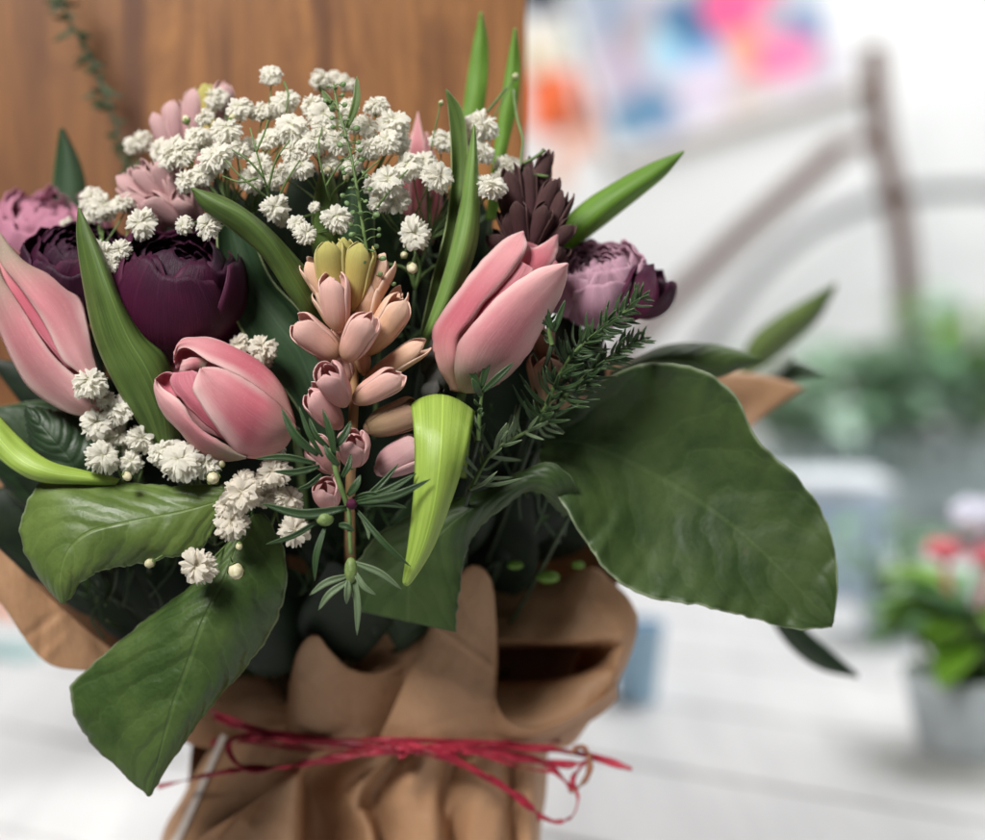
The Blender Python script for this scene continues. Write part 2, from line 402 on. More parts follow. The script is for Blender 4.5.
leaf('tulip_leaf', 'tall dull green tulip leaf with curled tip, left blade of the upright pair', 'leaf', TG,
     [(446,89),(450,130),(451,180),(445,230),(432,280),(420,335)], [(447,90),(458,135),(459,185),(453,235),(438,285),(425,340)],
     [(448,91),(463,112),(468,155),(467,205),(456,255),(430,345)], 'strap', [-26,-30,-30,-30,-34,-50], [-24,-34,-38,-38,-40,-56], [-26,-30,-30,-30,-36,-54], wave=1, seed=4, stalk=(425,340,-55))
leaf('tulip_leaf', 'pointed lighter green tulip leaf, front blade of the upright pair left of the right tulip', 'leaf', TG,
     [(474,124),(467,160),(460,205),(448,260),(428,322),(415,350)], [(474,125),(473,165),(469,215),(458,265),(436,325),(420,352)],
     [(475,126),(478,170),(479,225),(471,265),(446,320),(428,354)], 'strap_light', [-8,-10,-12,-14,-24,-50], [-6,-2,-2,-4,-16,-48], [-8,-12,-14,-18,-28,-52], wave=1, seed=5, stalk=(421,352,-50))
leaf('tulip_leaf', 'bright green blade standing tall against the wooden board', 'leaf', TG,
     [(480,12),(472,50),(465,95),(458,150),(450,220)], [(481,12),(479,52),(474,98),(466,152),(456,220)], [(482,13),(488,45),(487,85),(478,150),(464,220)],
     'strap_bright', -165, -160, -165, wave=1, seed=6, stalk=(456,220,-160))
leaf('tulip_leaf', 'bright green blade standing at the right edge of the wooden board', 'leaf', TG,
     [(514,28),(506,70),(500,110),(493,158),(486,220)], [(515,28),(511,72),(506,112),(498,160),(490,220)], [(516,29),(520,65),(517,105),(506,155),(497,220)],
     'strap_bright', -125, -120, -125, wave=1, seed=7, stalk=(491,220,-120))
leaf('tulip_leaf', 'bright yellow-green leaf pointing up to the right, above the mauve flower', 'leaf', TG,
     [(684,151),(650,164),(612,184),(580,205),(545,240),(520,280)], [(684,152),(656,172),(622,195),(590,220),(555,255),(528,290)],
     [(683,154),(666,175),(641,196),(612,219),(575,250),(540,298)], 'strap_bright', [-85,-88,-92,-96,-105,-120], [-85,-80,-80,-84,-98,-120], [-85,-90,-95,-100,-110,-125], wave=1, seed=8, stalk=(528,290,-120))
leaf('tulip_leaf', 'lime green strap leaf bent over forwards, hanging in front below the hyacinth', 'leaf', TG,
     [(428,470,-70),(420,425,-40),(411,404,8),(413,420,40),(415,455,50),(413,500,52),(408,545,46),(403,578,38),(404,585,36)],
     [(446,474,-76),(444,432,-44),(443,395,10),(442,424,48),(440,458,62),(434,504,64),(423,546,56),(409,578,42),(405,585,36)],
     [(466,478,-70),(470,440,-42),(475,412,4),(471,430,36),(465,458,46),(451,502,48),(433,548,44),(413,580,38),(406,586,36)], 'strap_lime', n=90, wave=.8, seed=9, stalk=(446,474,-76))
leaf('tulip_leaf', 'yellow-green leaf folding in from the left photo edge above the broad left leaf', 'leaf', TG,
     [(-45,372),(-10,406),(20,438),(48,460),(82,470),(120,479)], [(-45,385),(-12,425),(18,458),(48,472),(82,477),(118,482)],
     [(-48,400),(-14,445),(14,470),(42,482),(80,484),(115,485)], 'strap_lime', [-20,-10,-4,0,-4,-10], [-12,4,10,12,4,-8], [-16,0,6,6,0,-8], wave=1, seed=10)
leaf('tulip_leaf', 'dark green spear leaf, blurred, before the board above the magenta flower', 'leaf', TG,
     [(60,128),(55,160),(52,195),(55,240)], [(62,128),(68,160),(70,195),(70,240)], [(64,129),(80,162),(87,195),(86,240)], 'strap_dark', -215, -205, -215, seed=11, stalk=(70,240,-205))

leaf('lemon_leaf', 'huge dark green leaf spreading right over the paper collar', 'leaf', BG,
     [(540,432),(575,398),(640,364),(700,370),(735,395),(755,436),(800,480),(827,522),(838,575),(834,620)],
     [(540,440),(590,446),(650,472),(705,505),(755,545),(800,590),(833,624)],
     [(538,470),(562,503),(588,545),(612,577),(650,597),(700,606),(750,618),(795,629),(832,627)], 'broad',
     [-70,-58,-48,-42,-42,-44,-46,-46,-44,-42], [-68,-76,-78,-70,-60,-50,-42], [-58,-40,-28,-22,-24,-28,-32,-36,-42], n=110, m=31, serr=.6, wave=5, seed=12, wf=1.7, ruffle=4, stalk=(540,442,-60))
leaf('lemon_leaf', 'broad dark leaf with wavy edge and curled yellowish shoulder, behind the lime strap leaf', 'leaf', BG,
     [(578,512,-66),(574,482,-40),(552,464,-40),(520,472,-46),(478,492,-50),(430,508,-54),(378,535,-58),(350,580,-58),(362,612,-56)],
     [(570,515,-70),(556,488,-38),(535,480,-34),(505,490,-34),(462,515,-34),(430,545,-36),(410,580,-40),(408,622,-44)],
     [(562,516,-70),(545,496,-44),(528,491,-44),(505,506,-46),(480,526,-48),(465,556,-48),(459,600,-46),(456,632,-44)], 'broad', n=100, m=27, serr=.7, wave=3, seed=13, wf=2.2, stalk=(570,515,-70))
leaf('lemon_leaf', 'broad green leaf on the left, straight top edge and torn pale rim', 'leaf', BG,
     [(224,484),(170,486),(110,481),(52,478),(30,497),(20,535),(34,570),(60,602)],
     [(224,500),(180,512),(130,522),(90,532),(68,552),(60,580),(62,603)],
     [(218,522),(197,552),(170,557),(135,564),(100,571),(82,581),(66,603)], 'broad_light',
     [2,-8,-14,-16,-14,-10,-4,0], [4,14,20,22,22,16,4], [2,4,4,6,8,8,2], n=110, m=27, serr=.9, wave=4, seed=14, wf=2.2, stalk=(224,500,2))
leaf('lemon_leaf', 'broad green leaf hanging to the lower left, with quilted veins and pointed tip', 'leaf', BG,
     [(226,545),(196,582),(152,615),(112,648),(82,674),(70,690),(76,720),(95,746),(120,770),(147,795)],
     [(246,520),(226,575),(204,620),(188,665),(172,710),(158,760),(148,796)],
     [(262,512),(281,542),(287,580),(276,620),(250,662),(214,702),(180,748),(150,796)], 'broad_blue',
     [-20,-22,-30,-38,-42,-42,-38,-34,-32,-30], [-16,0,6,6,2,-10,-28], [-22,-24,-24,-24,-26,-26,-28,-30], n=110, m=31, serr=.8, wave=3.5, seed=15, wf=2.4, stalk=(250,516,-20))
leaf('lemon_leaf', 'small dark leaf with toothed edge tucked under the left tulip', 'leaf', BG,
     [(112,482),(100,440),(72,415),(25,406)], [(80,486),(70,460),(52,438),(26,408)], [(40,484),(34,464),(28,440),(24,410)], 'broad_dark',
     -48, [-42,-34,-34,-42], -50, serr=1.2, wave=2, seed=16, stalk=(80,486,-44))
leaf('lemon_leaf', 'flat dark green leaf at the right, behind the huge leaf', 'leaf', BG,
     [(610,372),(640,357),(668,345),(702,343),(738,350),(762,359)], [(610,380),(645,362),(676,358),(708,360),(738,359),(762,360)],
     [(612,392),(645,366),(680,371),(714,378),(740,369),(762,361)], 'broad', -165, [-160,-150,-146,-150,-156,-165], -165, wave=1, seed=17, stalk=(610,382,-160))
leaf('lemon_leaf', 'blurred bright-edged green leaf pointing up at the far right of the bouquet', 'leaf', BG,
     [(738,366),(752,338),(775,318),(805,300),(836,283)], [(742,372),(764,344),(786,326),(812,308),(836,285)],
     [(752,378),(778,356),(800,338),(820,318),(837,286)], 'broad_light', -595, [-590,-580,-575,-580,-592], [-600,-605,-605,-602,-594], wave=1, seed=18, stalk=(742,372,-590))
leaf('lemon_leaf', 'small silvery leaf beside the paper corner at the right', 'leaf', BG,
     [(700,392),(730,382),(765,366),(790,352)], [(702,396),(735,388),(768,374),(792,356)], [(706,402),(740,392),(772,380),(794,360)], 'silver',
     -425, -418, -425, seed=19, stalk=(702,396,-422))
leaf('lemon_leaf', 'narrow dark leaf tip over the paper corner at the far right', 'leaf', BG,
     [(730,388),(765,374),(795,362),(824,373)], [(732,392),(766,382),(798,372),(824,374)], [(736,396),(768,390),(798,380),(824,375)], 'broad_dark',
     -446, -440, -446, seed=20, stalk=(732,392,-442))
leaf('lemon_leaf', 'thin dark leaf tip hanging below the huge right leaf', 'leaf', BG,
     [(770,575),(800,622),(830,650),(858,674)], [(762,580),(792,632),(824,660),(858,676)], [(752,585),(784,640),(818,668),(858,678)], 'broad_dark',
     [-370,-390,-410,-415], [-362,-380,-400,-415], [-370,-390,-410,-415], seed=21)

leaf('tulip_leaf', 'dark green leaf blade standing behind the hyacinth under the white blossoms', 'leaf', TG,
     [(322,166),(314,200),(312,240),(320,290)], [(326,165),(326,200),(328,240),(332,290)], [(330,166),(338,200),(342,240),(344,290)], 'strap', [-44,-46,-50,-60], [-38,-36,-40,-55], [-46,-50,-54,-62], seed=51, stalk=(332,290,-56))
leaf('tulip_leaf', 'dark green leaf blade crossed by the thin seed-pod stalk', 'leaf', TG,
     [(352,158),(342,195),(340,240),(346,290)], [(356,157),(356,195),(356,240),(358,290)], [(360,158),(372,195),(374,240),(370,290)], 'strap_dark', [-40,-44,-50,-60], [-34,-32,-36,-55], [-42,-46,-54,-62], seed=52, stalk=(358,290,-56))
# a leafy filler spray deep in the bouquet: near-black leaves added to darken the gaps
fill = thing('greenery_spray', 'filler foliage coloured near-black as shade deep between the flowers', 'greenery', W((350, 640, -230)))
def simple_leaf(b, tip, w, bend=10, seed=0, mat='broad_dark', n=34, m=11, root=fill, name='leaf', thick=.0004):
    b, tip = np.array(b, float), np.array(tip, float)
    ax = tip - b; side = unit(np.cross(ax, [0, 0, 1.0])); 
    pr = [.08, .62, .95, 1, .78, .42, .03]; L = []; M = []; R = []
    for i, k in enumerate(pr):
        s = i / 6; c = b + ax * s + np.array([0, 0, bend * math.sin(PI * s)])
        L.append(c - side * w * k / 2 - (0, 0, w * k * .12)); M.append(c); R.append(c + side * w * k / 2 - (0, 0, w * k * .12))
    G = loft(L, M, R, n, m, 0, 1.5, seed)
    mb = MB(); mb.grid(G); return mb.build(name, MAT[mat], root, thick=thick)
fl = [((150,560,-210),(-40,500,-150),110),((180,590,-230),(10,540,-175),100),((200,620,-230),(60,570,-180),90),((150,500,-170),(-40,415,-120),120),((200,480,-170),(-10,360,-170),90),((520,450,-170),(600,318,-110),60),((540,440,-170),(575,300,-120),60),((300,330,-190),(255,165,-140),80),((330,330,-190),(300,150,-130),80),((360,330,-190),(345,160,-130),80),((390,330,-190),(400,160,-130),80),((420,350,-190),(440,180,-140),80),((450,350,-190),(478,190,-140),80),((470,400,-190),(510,230,-120),90),((270,330,-190),(215,175,-150),80),((260,330,-190),(160,200,-150),90),((330,640,-200),(360,590,-130),80),((350,600,-190),(300,330,-105),120),((380,600,-190),(390,330,-105),110),((420,580,-190),(480,420,-100),95),((330,640,-190),(210,600,-90),110),
      ((300,640,-200),(130,560,-100),120),((300,650,-200),(60,500,-120),130),((360,660,-190),(330,560,-80),100),((400,650,-190),(440,470,-90),95),
      ((450,600,-310),(530,490,-120),110),((500,560,-310),(600,430,-140),120),((340,560,-190),(170,370,-110),120),((340,560,-200),(90,330,-140),120),
      ((420,500,-200),(440,220,-150),110),((360,480,-200),(330,170,-130),120),((300,500,-200),(220,200,-150),120),((470,500,-200),(520,260,-130),110),
      ((500,560,-200),(600,330,-150),120),((250,640,-240),(110,610,-200),80),
      ((250,560,-200),(10,470,-130),110),((230,640,-220),(190,600,-130),90)]
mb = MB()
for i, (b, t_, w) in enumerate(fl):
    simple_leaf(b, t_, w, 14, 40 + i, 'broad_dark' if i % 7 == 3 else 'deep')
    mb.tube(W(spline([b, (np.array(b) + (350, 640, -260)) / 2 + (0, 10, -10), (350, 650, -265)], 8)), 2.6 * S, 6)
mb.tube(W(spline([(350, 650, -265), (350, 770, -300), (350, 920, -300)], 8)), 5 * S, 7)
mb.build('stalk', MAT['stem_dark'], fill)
for x, y, z, rr in ((515,565,-150,7),(548,577,-160,10),(578,565,-170,6)):  # added bright balls imitate glints of light in the dark gap
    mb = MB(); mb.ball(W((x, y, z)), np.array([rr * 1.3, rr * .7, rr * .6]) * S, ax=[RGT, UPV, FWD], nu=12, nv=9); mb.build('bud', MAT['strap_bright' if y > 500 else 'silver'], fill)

r_ = np.random.default_rng(77)
for i in range(46):
    mb = MB()
    x, y = [(r_.uniform(480, 600), r_.uniform(430, 560)), (r_.uniform(230, 420), r_.uniform(560, 640)), (r_.uniform(90, 220), r_.uniform(570, 640)), (r_.uniform(390, 450), r_.uniform(240, 380))][i % 4]
    a = r_.normal(PI / 2, .6); L = r_.uniform(40, 90); z = r_.uniform(-135, -90); e = np.array([x + math.cos(a) * L, y - math.sin(a) * L, z + r_.uniform(-10, 25)])
    mb.tube(W(spline([(x, y, z - 20), ((x + e[0]) / 2 + r_.normal(0, 8), (y + e[1]) / 2, z), e], 10)), r_.uniform(.8, 1.8) * S, 5)
    for q_ in range(int(r_.integers(2, 6))):
        f_ = r_.uniform(.3, 1); p = np.array([x, y, z]) * (1 - f_) + e * f_; c_ = p + r_.normal(0, 14, 3) + (0, -4, 6); simple = np.stack([p, (p + c_) / 2 + r_.normal(0, 2, 3), c_])
        C_ = spline(simple, 8); wd = 3.4 * np.sin(PI * np.linspace(.08, .98, 8)); t_ = np.array([-1, 0, 1])[None, :, None]; sd_ = np.array([.6, .5, .3])
        mb.grid(W(C_[:, None] + t_ * wd[:, None, None] * sd_ + np.abs(t_) * (0, 0, 1.0)))
    mb.build('twig', MAT['needle'], fill)
# ---- petals traced round a body, depth from a bulging ellipsoid
class Body:
    def __init__(s, cx, cy, a, b, ang, z0, dep): s.c = (cx, cy); s.a = a; s.b = b; s.t = math.radians(ang); s.z0 = z0; s.d = dep
    def z(s, x, y, off=0, back=False):
        dx, dy = x - s.c[0], y - s.c[1]
        u = (dx * math.cos(s.t) + dy * math.sin(s.t)) / s.a; v = (-dx * math.sin(s.t) + dy * math.cos(s.t)) / s.b
        h = math.sqrt(max(0.0, 1 - min(1, u * u + v * v)))
        return s.z0 + (-1 if back else 1) * s.d * h + off

def traced_petal(root, body, L, M, R, mat, off=0, ctl=None, n=44, m=19, seed=0, wave=1.4, back=False, mid_off=0, thick=.00022):
    f = (lambda p: (ctl[0] + p[0] / ctl[2], ctl[1] + p[1] / ctl[3 if len(ctl) > 3 else 2])) if ctl else (lambda p: p)
    def lift(pts, extra):
        out = []
        for p in pts:
            x, y = f(p[:2]); e = p[2] if len(p) > 2 else 0
            out.append((x, y, body.z(x, y, off + e + extra, back)))
        return out
    A, B, C = spline(lift(L, 0), n), spline(lift(M, mid_off), n), spline(lift(R, 0), n)
    t = np.linspace(-1, 1, m)[None, :, None]
    P = A[:, None] * (t * (t - 1) / 2) + B[:, None] * (1 - t * t) + C[:, None] * (t * (t + 1) / 2)
    s = np.linspace(0, 1, n)[:, None]; tt = t[..., 0]
    P[..., 2] += wave * (np.sin(5 * s + 3 * tt + seed) * tt ** 2 * s + .35 * np.sin(17 * s + 2 * seed) * tt ** 4 + .5 * np.sin(7 * tt + seed) * s ** 3)
    jg = jig(n, .32, seed + 900, 4)[:, None]; P[..., 0] += jg * tt ** 6; P[..., 1] += jg[::-1] * tt ** 6
    mb = MB(); mb.grid(W(P)); return mb.build('petal', MAT[mat], root, thick=thick)

TUG = 'pink tulips in the bouquet'
# front tulip
c4 = (130, 310, 4.2)
b1 = Body(226, 398, 84, 58, 27, 6, 46)
tu = thing('tulip', 'half-open pink tulip lying front and centre, its opening to the left', 'tulip', W((294, 430, 0)), TUG)
traced_petal(tu, b1, [(692,515),(640,585),(560,620),(480,620),(430,580),(350,475),(272,355),(268,305),(296,246)],
             [(700,500),(610,490),(510,430),(420,350),(340,280),(300,246)],
             [(695,480),(662,430),(600,372),(520,312),(430,262),(350,238),(304,244)], 'tulip', 5, c4, n=60, m=27, seed=1, mid_off=9)
traced_petal(tu, b1, [(690,490),(610,400),(520,320),(430,262),(330,215),(262,172),(210,165),(186,205)],
             [(694,480),(630,340),(550,250),(450,190),(350,150),(270,130),(205,142),(184,190)],
             [(694,470),(662,360),(602,270),(520,200),(430,150),(350,118),(285,114),(215,128),(183,180)], 'tulip', -6, c4, n=60, m=23, seed=2, mid_off=6)
traced_petal(tu, b1, [(184,190,-2),(186,225,-10),(196,250,-16)], [(184,185,0),(225,165,-14),(270,215,-26)], [(186,175,0),(260,165,-8),(310,215,-22)], 'tulip_in', -8, c4, n=20, m=11, seed=3)
traced_petal(tu, b1, [(470,615),(380,535),(300,465),(225,385),(176,330),(168,295),(185,265)], [(480,600),(400,500),(320,420),(250,340),(222,290),(225,258)],
             [(490,590),(430,490),(370,420),(320,350),(290,300),(290,268),(262,256)], 'tulip_in', -9, c4, n=44, m=17, seed=4, mid_off=4)
traced_petal(tu, b1, [(480,626),(385,632),(282,590),(200,503),(140,440),(110,380),(99,325),(106,290)],
             [(490,622),(400,600),(310,550),(240,480),(180,420),(135,375),(108,330),(106,292)],
             [(495,615),(400,562),(320,515),(262,462),(228,402),(190,366),(140,332),(108,296)], 'tulip_soft', 3, c4, n=54, m=19, seed=5, mid_off=7)
traced_petal(tu, b1, [(104,300,0),(130,340,-4),(190,372,-8)], [(106,290,-2),(150,310,-20),(205,350,-22)], [(108,286,0),(150,262,-6),(215,275,-16)], 'tulip_in', 0, c4, n=20, m=11, seed=6)
traced_petal(tu, b1, [(310,262,-12),(255,262,-10),(208,262,-8)], [(320,235,-12),(262,222,0),(212,235,-4)], [(330,215,-14),(275,200,-10),(222,212,-10)], 'tulip_soft', -12, c4, n=22, m=13, seed=7)
traced_petal(tu, b1, [(694,470),(600,280),(430,160),(250,130)], [(690,500),(560,400),(380,300),(180,220)], [(690,520),(520,560),(300,500),(130,330)], 'tulip_deep', 0, c4, n=30, m=15, seed=8, back=True)
add_stem(tu, (296, 430, -2), 6, 'stem')

# right tulip
c5 = (400, 220, 4.2)
b2 = Body(502, 312, 92, 52, -50, -6, 44)
tu = thing('tulip', 'tall pink tulip leaning right, nearly closed, with a nicked tip', 'tulip', W((455, 395, -30)), TUG)
traced_petal(tu, b2, [(215,715),(160,610),(132,505),(150,430),(220,330),(300,222),(380,132),(450,76),(519,47)],
             [(240,720),(205,600),(200,500),(250,410),(320,310),(400,215),(465,135),(520,50)],
             [(270,720),(250,600),(252,500),(305,425),(360,345),(440,262),(500,182),(532,112),(522,50)], 'tulip', 0, c5, n=60, m=23, seed=9, mid_off=7)
traced_petal(tu, b2, [(250,720),(228,640),(236,550),(262,490),(322,420),(420,312),(520,240),(600,196),(702,181)],
             [(310,726),(320,620),(360,530),(430,440),(510,350),(590,275),(660,220),(706,184)],
             [(400,700),(475,638),(545,555),(603,450),(652,370),(690,285),(709,188)], 'tulip_soft', 8, c5, n=60, m=27, seed=10, mid_off=8)
traced_petal(tu, b2, [(420,330),(470,200),(525,110),(560,120),(600,98),(655,62)], [(480,330),(540,210),(590,150),(630,105),(659,62)],
             [(560,300),(630,200),(658,150),(664,62)], 'tulip', -20, c5, n=40, m=15, seed=11, mid_off=4)
traced_petal(tu, b2, [(230,540),(290,420),(350,320),(430,240),(500,160)], [(270,540),(330,430),(400,340),(470,260),(520,180)], [(310,540),(380,430),(460,340),(530,270),(560,200)], 'tulip_deep', -3, c5, n=34, m=11, seed=12)
traced_petal(tu, b2, [(215,715),(140,500),(300,230),(500,90)], [(300,720),(350,500),(450,300),(600,120)], [(420,690),(560,530),(660,340),(690,220)], 'tulip_deep', 0, c5, n=30, m=15, seed=13, back=True)
add_stem(tu, (462, 392, -12), 6, 'stem')

# left tulip
c6 = (0, 240, 4.2)
b3 = Body(45, 335, 108, 52, 52, -34, 46)
tu = thing('tulip', 'closed pink tulip cut by the left photo edge, long pale petals', 'tulip', W((108, 408, -34)), TUG)
traced_petal(tu, b3, [(-12,-30),(4,100),(78,192),(140,280),(200,380),(262,500),(335,562),(420,690)],
             [(0,-30),(60,90),(150,200),(240,300),(300,420),(360,540),(430,690)],
             [(30,10),(62,50),(132,110),(232,160),(330,232),(362,330),(392,470),(425,600),(450,690)], 'tulip_soft', 4, c6, n=56, m=23, seed=14, mid_off=6)
traced_petal(tu, b3, [(-90,60),(-60,180),(-25,320),(28,460),(100,592),(182,672),(300,728),(400,735),(445,700)],
             [(-60,60),(-10,200),(50,320),(110,430),(190,540),(290,640),(380,690),(445,696)],
             [(-30,50),(8,160),(62,235),(132,352),(202,455),(272,535),(345,592),(440,690)], 'tulip_soft', 0, c6, n=56, m=23, seed=15, mid_off=6)
traced_petal(tu, b3, [(-20,40),(20,170),(80,280),(170,400),(280,540)], [(-10,30),(60,170),(130,290),(210,420),(300,540)], [(10,30),(100,190),(180,310),(250,430),(320,550)], 'tulip_in', -6, c6, n=34, m=11, seed=16)
traced_petal(tu, b3, [(-80,60),(0,400),(200,660),(440,700)], [(-40,20),(120,300),(280,520),(440,690)], [(20,10),(250,180),(370,420),(450,690)], 'tulip_deep', 0, c6, n=30, m=15, seed=17, back=True)
add_stem(tu, (106, 405, -36), 6, 'stem')

# ---- cup petals around an axis (local px frame)
def axes(A):
    A = unit(A); v = np.array([0, 0, 1.0])
    if abs(A.dot(v)) > .93: v = np.array([0, -1.0, 0])
    e1 = unit(v - A * v.dot(A)); return A, e1, np.cross(A, e1)
def prof(ctrl, s):
    c = np.array(ctrl); return np.interp(s, c[:, 0], c[:, 1])
def sm(ctrl, n):
    s = np.linspace(0, 1, n); v = prof(ctrl, s)
    for _ in range(2):
        w = v.copy(); w[1:-1] = (v[:-2] + 2 * v[1:-1] + v[2:]) / 4; v = w
    return s, v
TULIP_R = [(0,.15),(.12,.62),(.3,.95),(.5,1),(.75,.82),(1,.42)]
TULIP_W = [(0,.55),(.25,1),(.6,1),(.8,.75),(.93,.4),(1,.03)]
BUD_R = [(0,.42),(.14,.72),(.35,.90),(.6,.97),(.8,1),(.92,.90),(1,.55)]
BUD_RI = [(0,.42),(.3,.85),(.6,.95),(.8,.9),(.92,.62),(1,.22)]
BUD_W = [(0,1),(.6,1),(.8,.94),(.9,.74),(.96,.44),(1,.12)]
def cup_petal(A, e1, e2, L, R, az, hw, rp=TULIP_R, wp=TULIP_W, scale=1.0, lift=.05, n=22, m=11, hscale=1.0, flare=0.0, twist=0.0):
    s, r = sm(rp, n); _, w = sm(wp, n)
    t = np.linspace(-1, 1, m)[None, :]
    ang = az + t * (w * hw)[:, None] + twist * s[:, None]
    rr = (r * R * scale)[:, None] * (1 + lift * t ** 2) + flare * R * (np.clip(s - .75, 0, 1) * 4)[:, None] ** 2
    h = (s * L * hscale)[:, None] * np.ones_like(t)
    return h[..., None] * A + rr[..., None] * (np.cos(ang)[..., None] * e1 + np.sin(ang)[..., None] * e2)

def floret(root, base, tip, width, mat, seed=0, open_=0.0, name='floret', grow=1.0):
    """slender six-lobed bud: base and tip are (x, y, z)"""
    r = np.random.default_rng(seed)
    fr = Frame(*base); d = np.array(tip, float) - np.array(base, float); L = np.linalg.norm(d)
    width = width * r.uniform(.96, 1.12); A, e1, e2 = axes(d); az0 = r.uniform(-.5, .5); mb = MB(); R = width / 2
    curve = unit(np.cross(A, r.normal(0, 1, 3))) * L * r.uniform(.02, .12)
    for k in range(6):
        inner = k % 2
        G = cup_petal(A, e1, e2, L, R, az0 + k * PI / 3, 1.12 if not inner else .62, BUD_RI if inner else BUD_R, BUD_W, .84 if inner else (1.0 + .03 * (k // 2)),
                      -.03 - .05 * inner, 22, 11, (1.0 if not inner else .95) * r.uniform(.90, 1.06), open_ * (1 - .5 * inner) + (r.uniform(-.05, .07) if not inner else r.uniform(-.03, .04)), r.uniform(-.15, .15))
        t_ = np.linspace(-1, 1, 11)[None, :, None]; gr = np.exp(-(t_ / .22) ** 2) * np.linspace(0, 1, 22)[:, None, None]
        rad_ = G - (G @ A)[..., None] * A; G = G - rad_ * gr * .05 + rad_ * (.02 * np.sin(9 * np.linspace(0, 1, 22)[:, None, None] + k + seed))
        s = (np.linspace(0, 1, 22) ** 2)[:, None, None]
        mb.grid(fr(G + s * curve))
    mb.ball(fr(np.zeros(3) + A * L * .03), R * .4 * fr.k, nu=8, nv=6)
    return mb.build(name, MAT[mat], root, thick=.00035)

def zp(x, y, cz=(270, 230, 4.2)): return cz[0] + x / cz[2], cz[1] + y / cz[2]
HG = 'hyacinths in the bouquet'
hy = thing('hyacinth', 'peach pink hyacinth spike with tight buds and yellow-green top, front centre', 'hyacinth', W((352, 470, 0)), HG)
for i, (b, t_, w, zb, zt, mt) in enumerate([
    ((280,330),(240,58),122,10,24,'f_yellow'), ((318,330),(305,46),84,0,8,'f_yellow'), ((345,325),(384,66),128,10,24,'f_yellow'),
    ((262,320),(150,128),84,8,10,'f_peach'), ((288,415),(270,205),116,26,48,'f_pink'), ((372,370),(498,118),104,0,10,'f_peach'),
    ((400,510),(590,285),118,8,26,'f_peach'), ((322,538),(432,352),124,28,56,'f_pink'), ((285,530),(108,385),120,18,34,'f_pink'),
    ((310,725),(238,572),122,24,58,'f_rose'), ((290,820),(150,675),110,8,26,'f_rose'), ((362,715),(552,605),116,20,40,'f_pink'),
    ((400,650),(635,470),94,0,14,'f_peach'), ((395,600),(380,470),76,0,4,'f_peach'), ((260,560),(215,470),84,-4,4,'f_rose'), ((330,560),(290,400),80,0,10,'f_peach'), 
    ((450,480),(545,250),84,-8,4,'f_peach'), ((300,420),(200,230),92,2,8,'f_peach'), ((380,440),(430,215),96,2,10,'f_peach'), ((330,640),(290,520),84,0,8,'f_pink')]):
    bx, by = zp(*b); tx, ty = zp(*t_)
    floret(hy, (bx, by, zb), (tx, ty, zt), w / 4.2, mt, 100 + i, .02)
for i, (b, t_, w, mt) in enumerate([((352,462,18),(358,436,48),31,'f_rose'), ((330,505,10),(325,482,34),27,'f_rose'), ((368,428,6),(422,409,4),34,'f_tan'), ((380,470,-4),(424,440,4),36,'f_dusty'),
                                    ((335,470,0),(312,440,14),26,'f_rose')]):
    floret(hy, b, t_, w, mt, 140 + i, .03)
mb = MB(); mb.tube(W(spline([(348,285,0),(352,340,2),(354,400,4),(352,440,4),(350,500,-20),(350,600,-150),(350,770,-290),(350,915,-300)], 40)), np.linspace(4.5, 7, 40) * S, 10)
mb.build('stem', MAT['stem_tan'], hy)

hy = thing('hyacinth', 'soft pink hyacinth, blurred, at the back left behind the baby breath', 'hyacinth', W((185, 230, -130)), HG)
for i, (b, t_, w, mt) in enumerate([((178,150,-110),(172,100,-105),22,'f_dusty'), ((192,150,-110),(196,92,-108),24,'f_dusty'), ((212,150,-112),(206,82,-112),26,'f_yellow'), ((206,150,-116),(232,84,-112),22,'f_dusty'),
      ((170,215,-90),(118,178,-78),22,'f_dusty'), ((172,210,-88),(138,166,-74),22,'f_dusty'), ((176,205,-86),(158,162,-70),22,'f_dusty'), ((178,222,-90),(122,198,-70),24,'f_dusty'), ((182,215,-86),(176,170,-66),24,'f_dusty'),
      ((188,225,-90),(150,200,-60),26,'f_dusty'), ((195,215,-90),(205,172,-72),24,'f_dusty'), ((196,230,-94),(190,195,-60),26,'f_dusty'), ((176,170,-112),(160,112,-108),22,'f_dusty'), ((200,170,-115),(222,120,-110),22,'f_dusty'), ((160,232,-92),(150,214,-62),24,'f_dusty')]):
    floret(hy, b, t_, w, mt, 160 + i, .22 if 4 <= i <= 9 else .05)
add_stem(hy, (186, 140, -115), 6, 'stem_tan')

hy = thing('hyacinth', 'dark brown-plum hyacinth with long drooping buds, behind the right tulip', 'hyacinth', W((525, 270, -70)), HG)
for i, (b, t_, w) in enumerate([((520,240,-50),(496,184,-40),17), ((522,240,-48),(512,168,-38),18), ((527,240,-50),(534,164,-42),17), ((532,240,-50),(552,178,-40),18), ((536,248,-50),(573,196,-40),19),
      ((534,260,-52),(572,226,-36),20), ((520,250,-46),(502,212,-30),17), ((524,255,-44),(518,204,-26),18), ((530,250,-44),(545,204,-26),18), ((528,225,-60),(522,158,-62),16), ((535,225,-60),(549,160,-60),16), ((515,262,-50),(490,232,-36),17), ((540,264,-54),(564,248,-40),18), ((526,238,-56),(542,150,-64),15)]):
    floret(hy, b, t_, w, 'f_brown', 190 + i, .10)
add_stem(hy, (527, 215, -60), 6, 'stem_dark')

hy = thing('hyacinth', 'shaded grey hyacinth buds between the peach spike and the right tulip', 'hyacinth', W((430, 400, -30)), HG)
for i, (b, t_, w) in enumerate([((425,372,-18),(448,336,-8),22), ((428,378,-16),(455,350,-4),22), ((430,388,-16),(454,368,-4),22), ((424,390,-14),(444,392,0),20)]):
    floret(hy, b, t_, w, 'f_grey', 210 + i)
add_stem(hy, (428, 385, -18), 5, 'stem_dark')

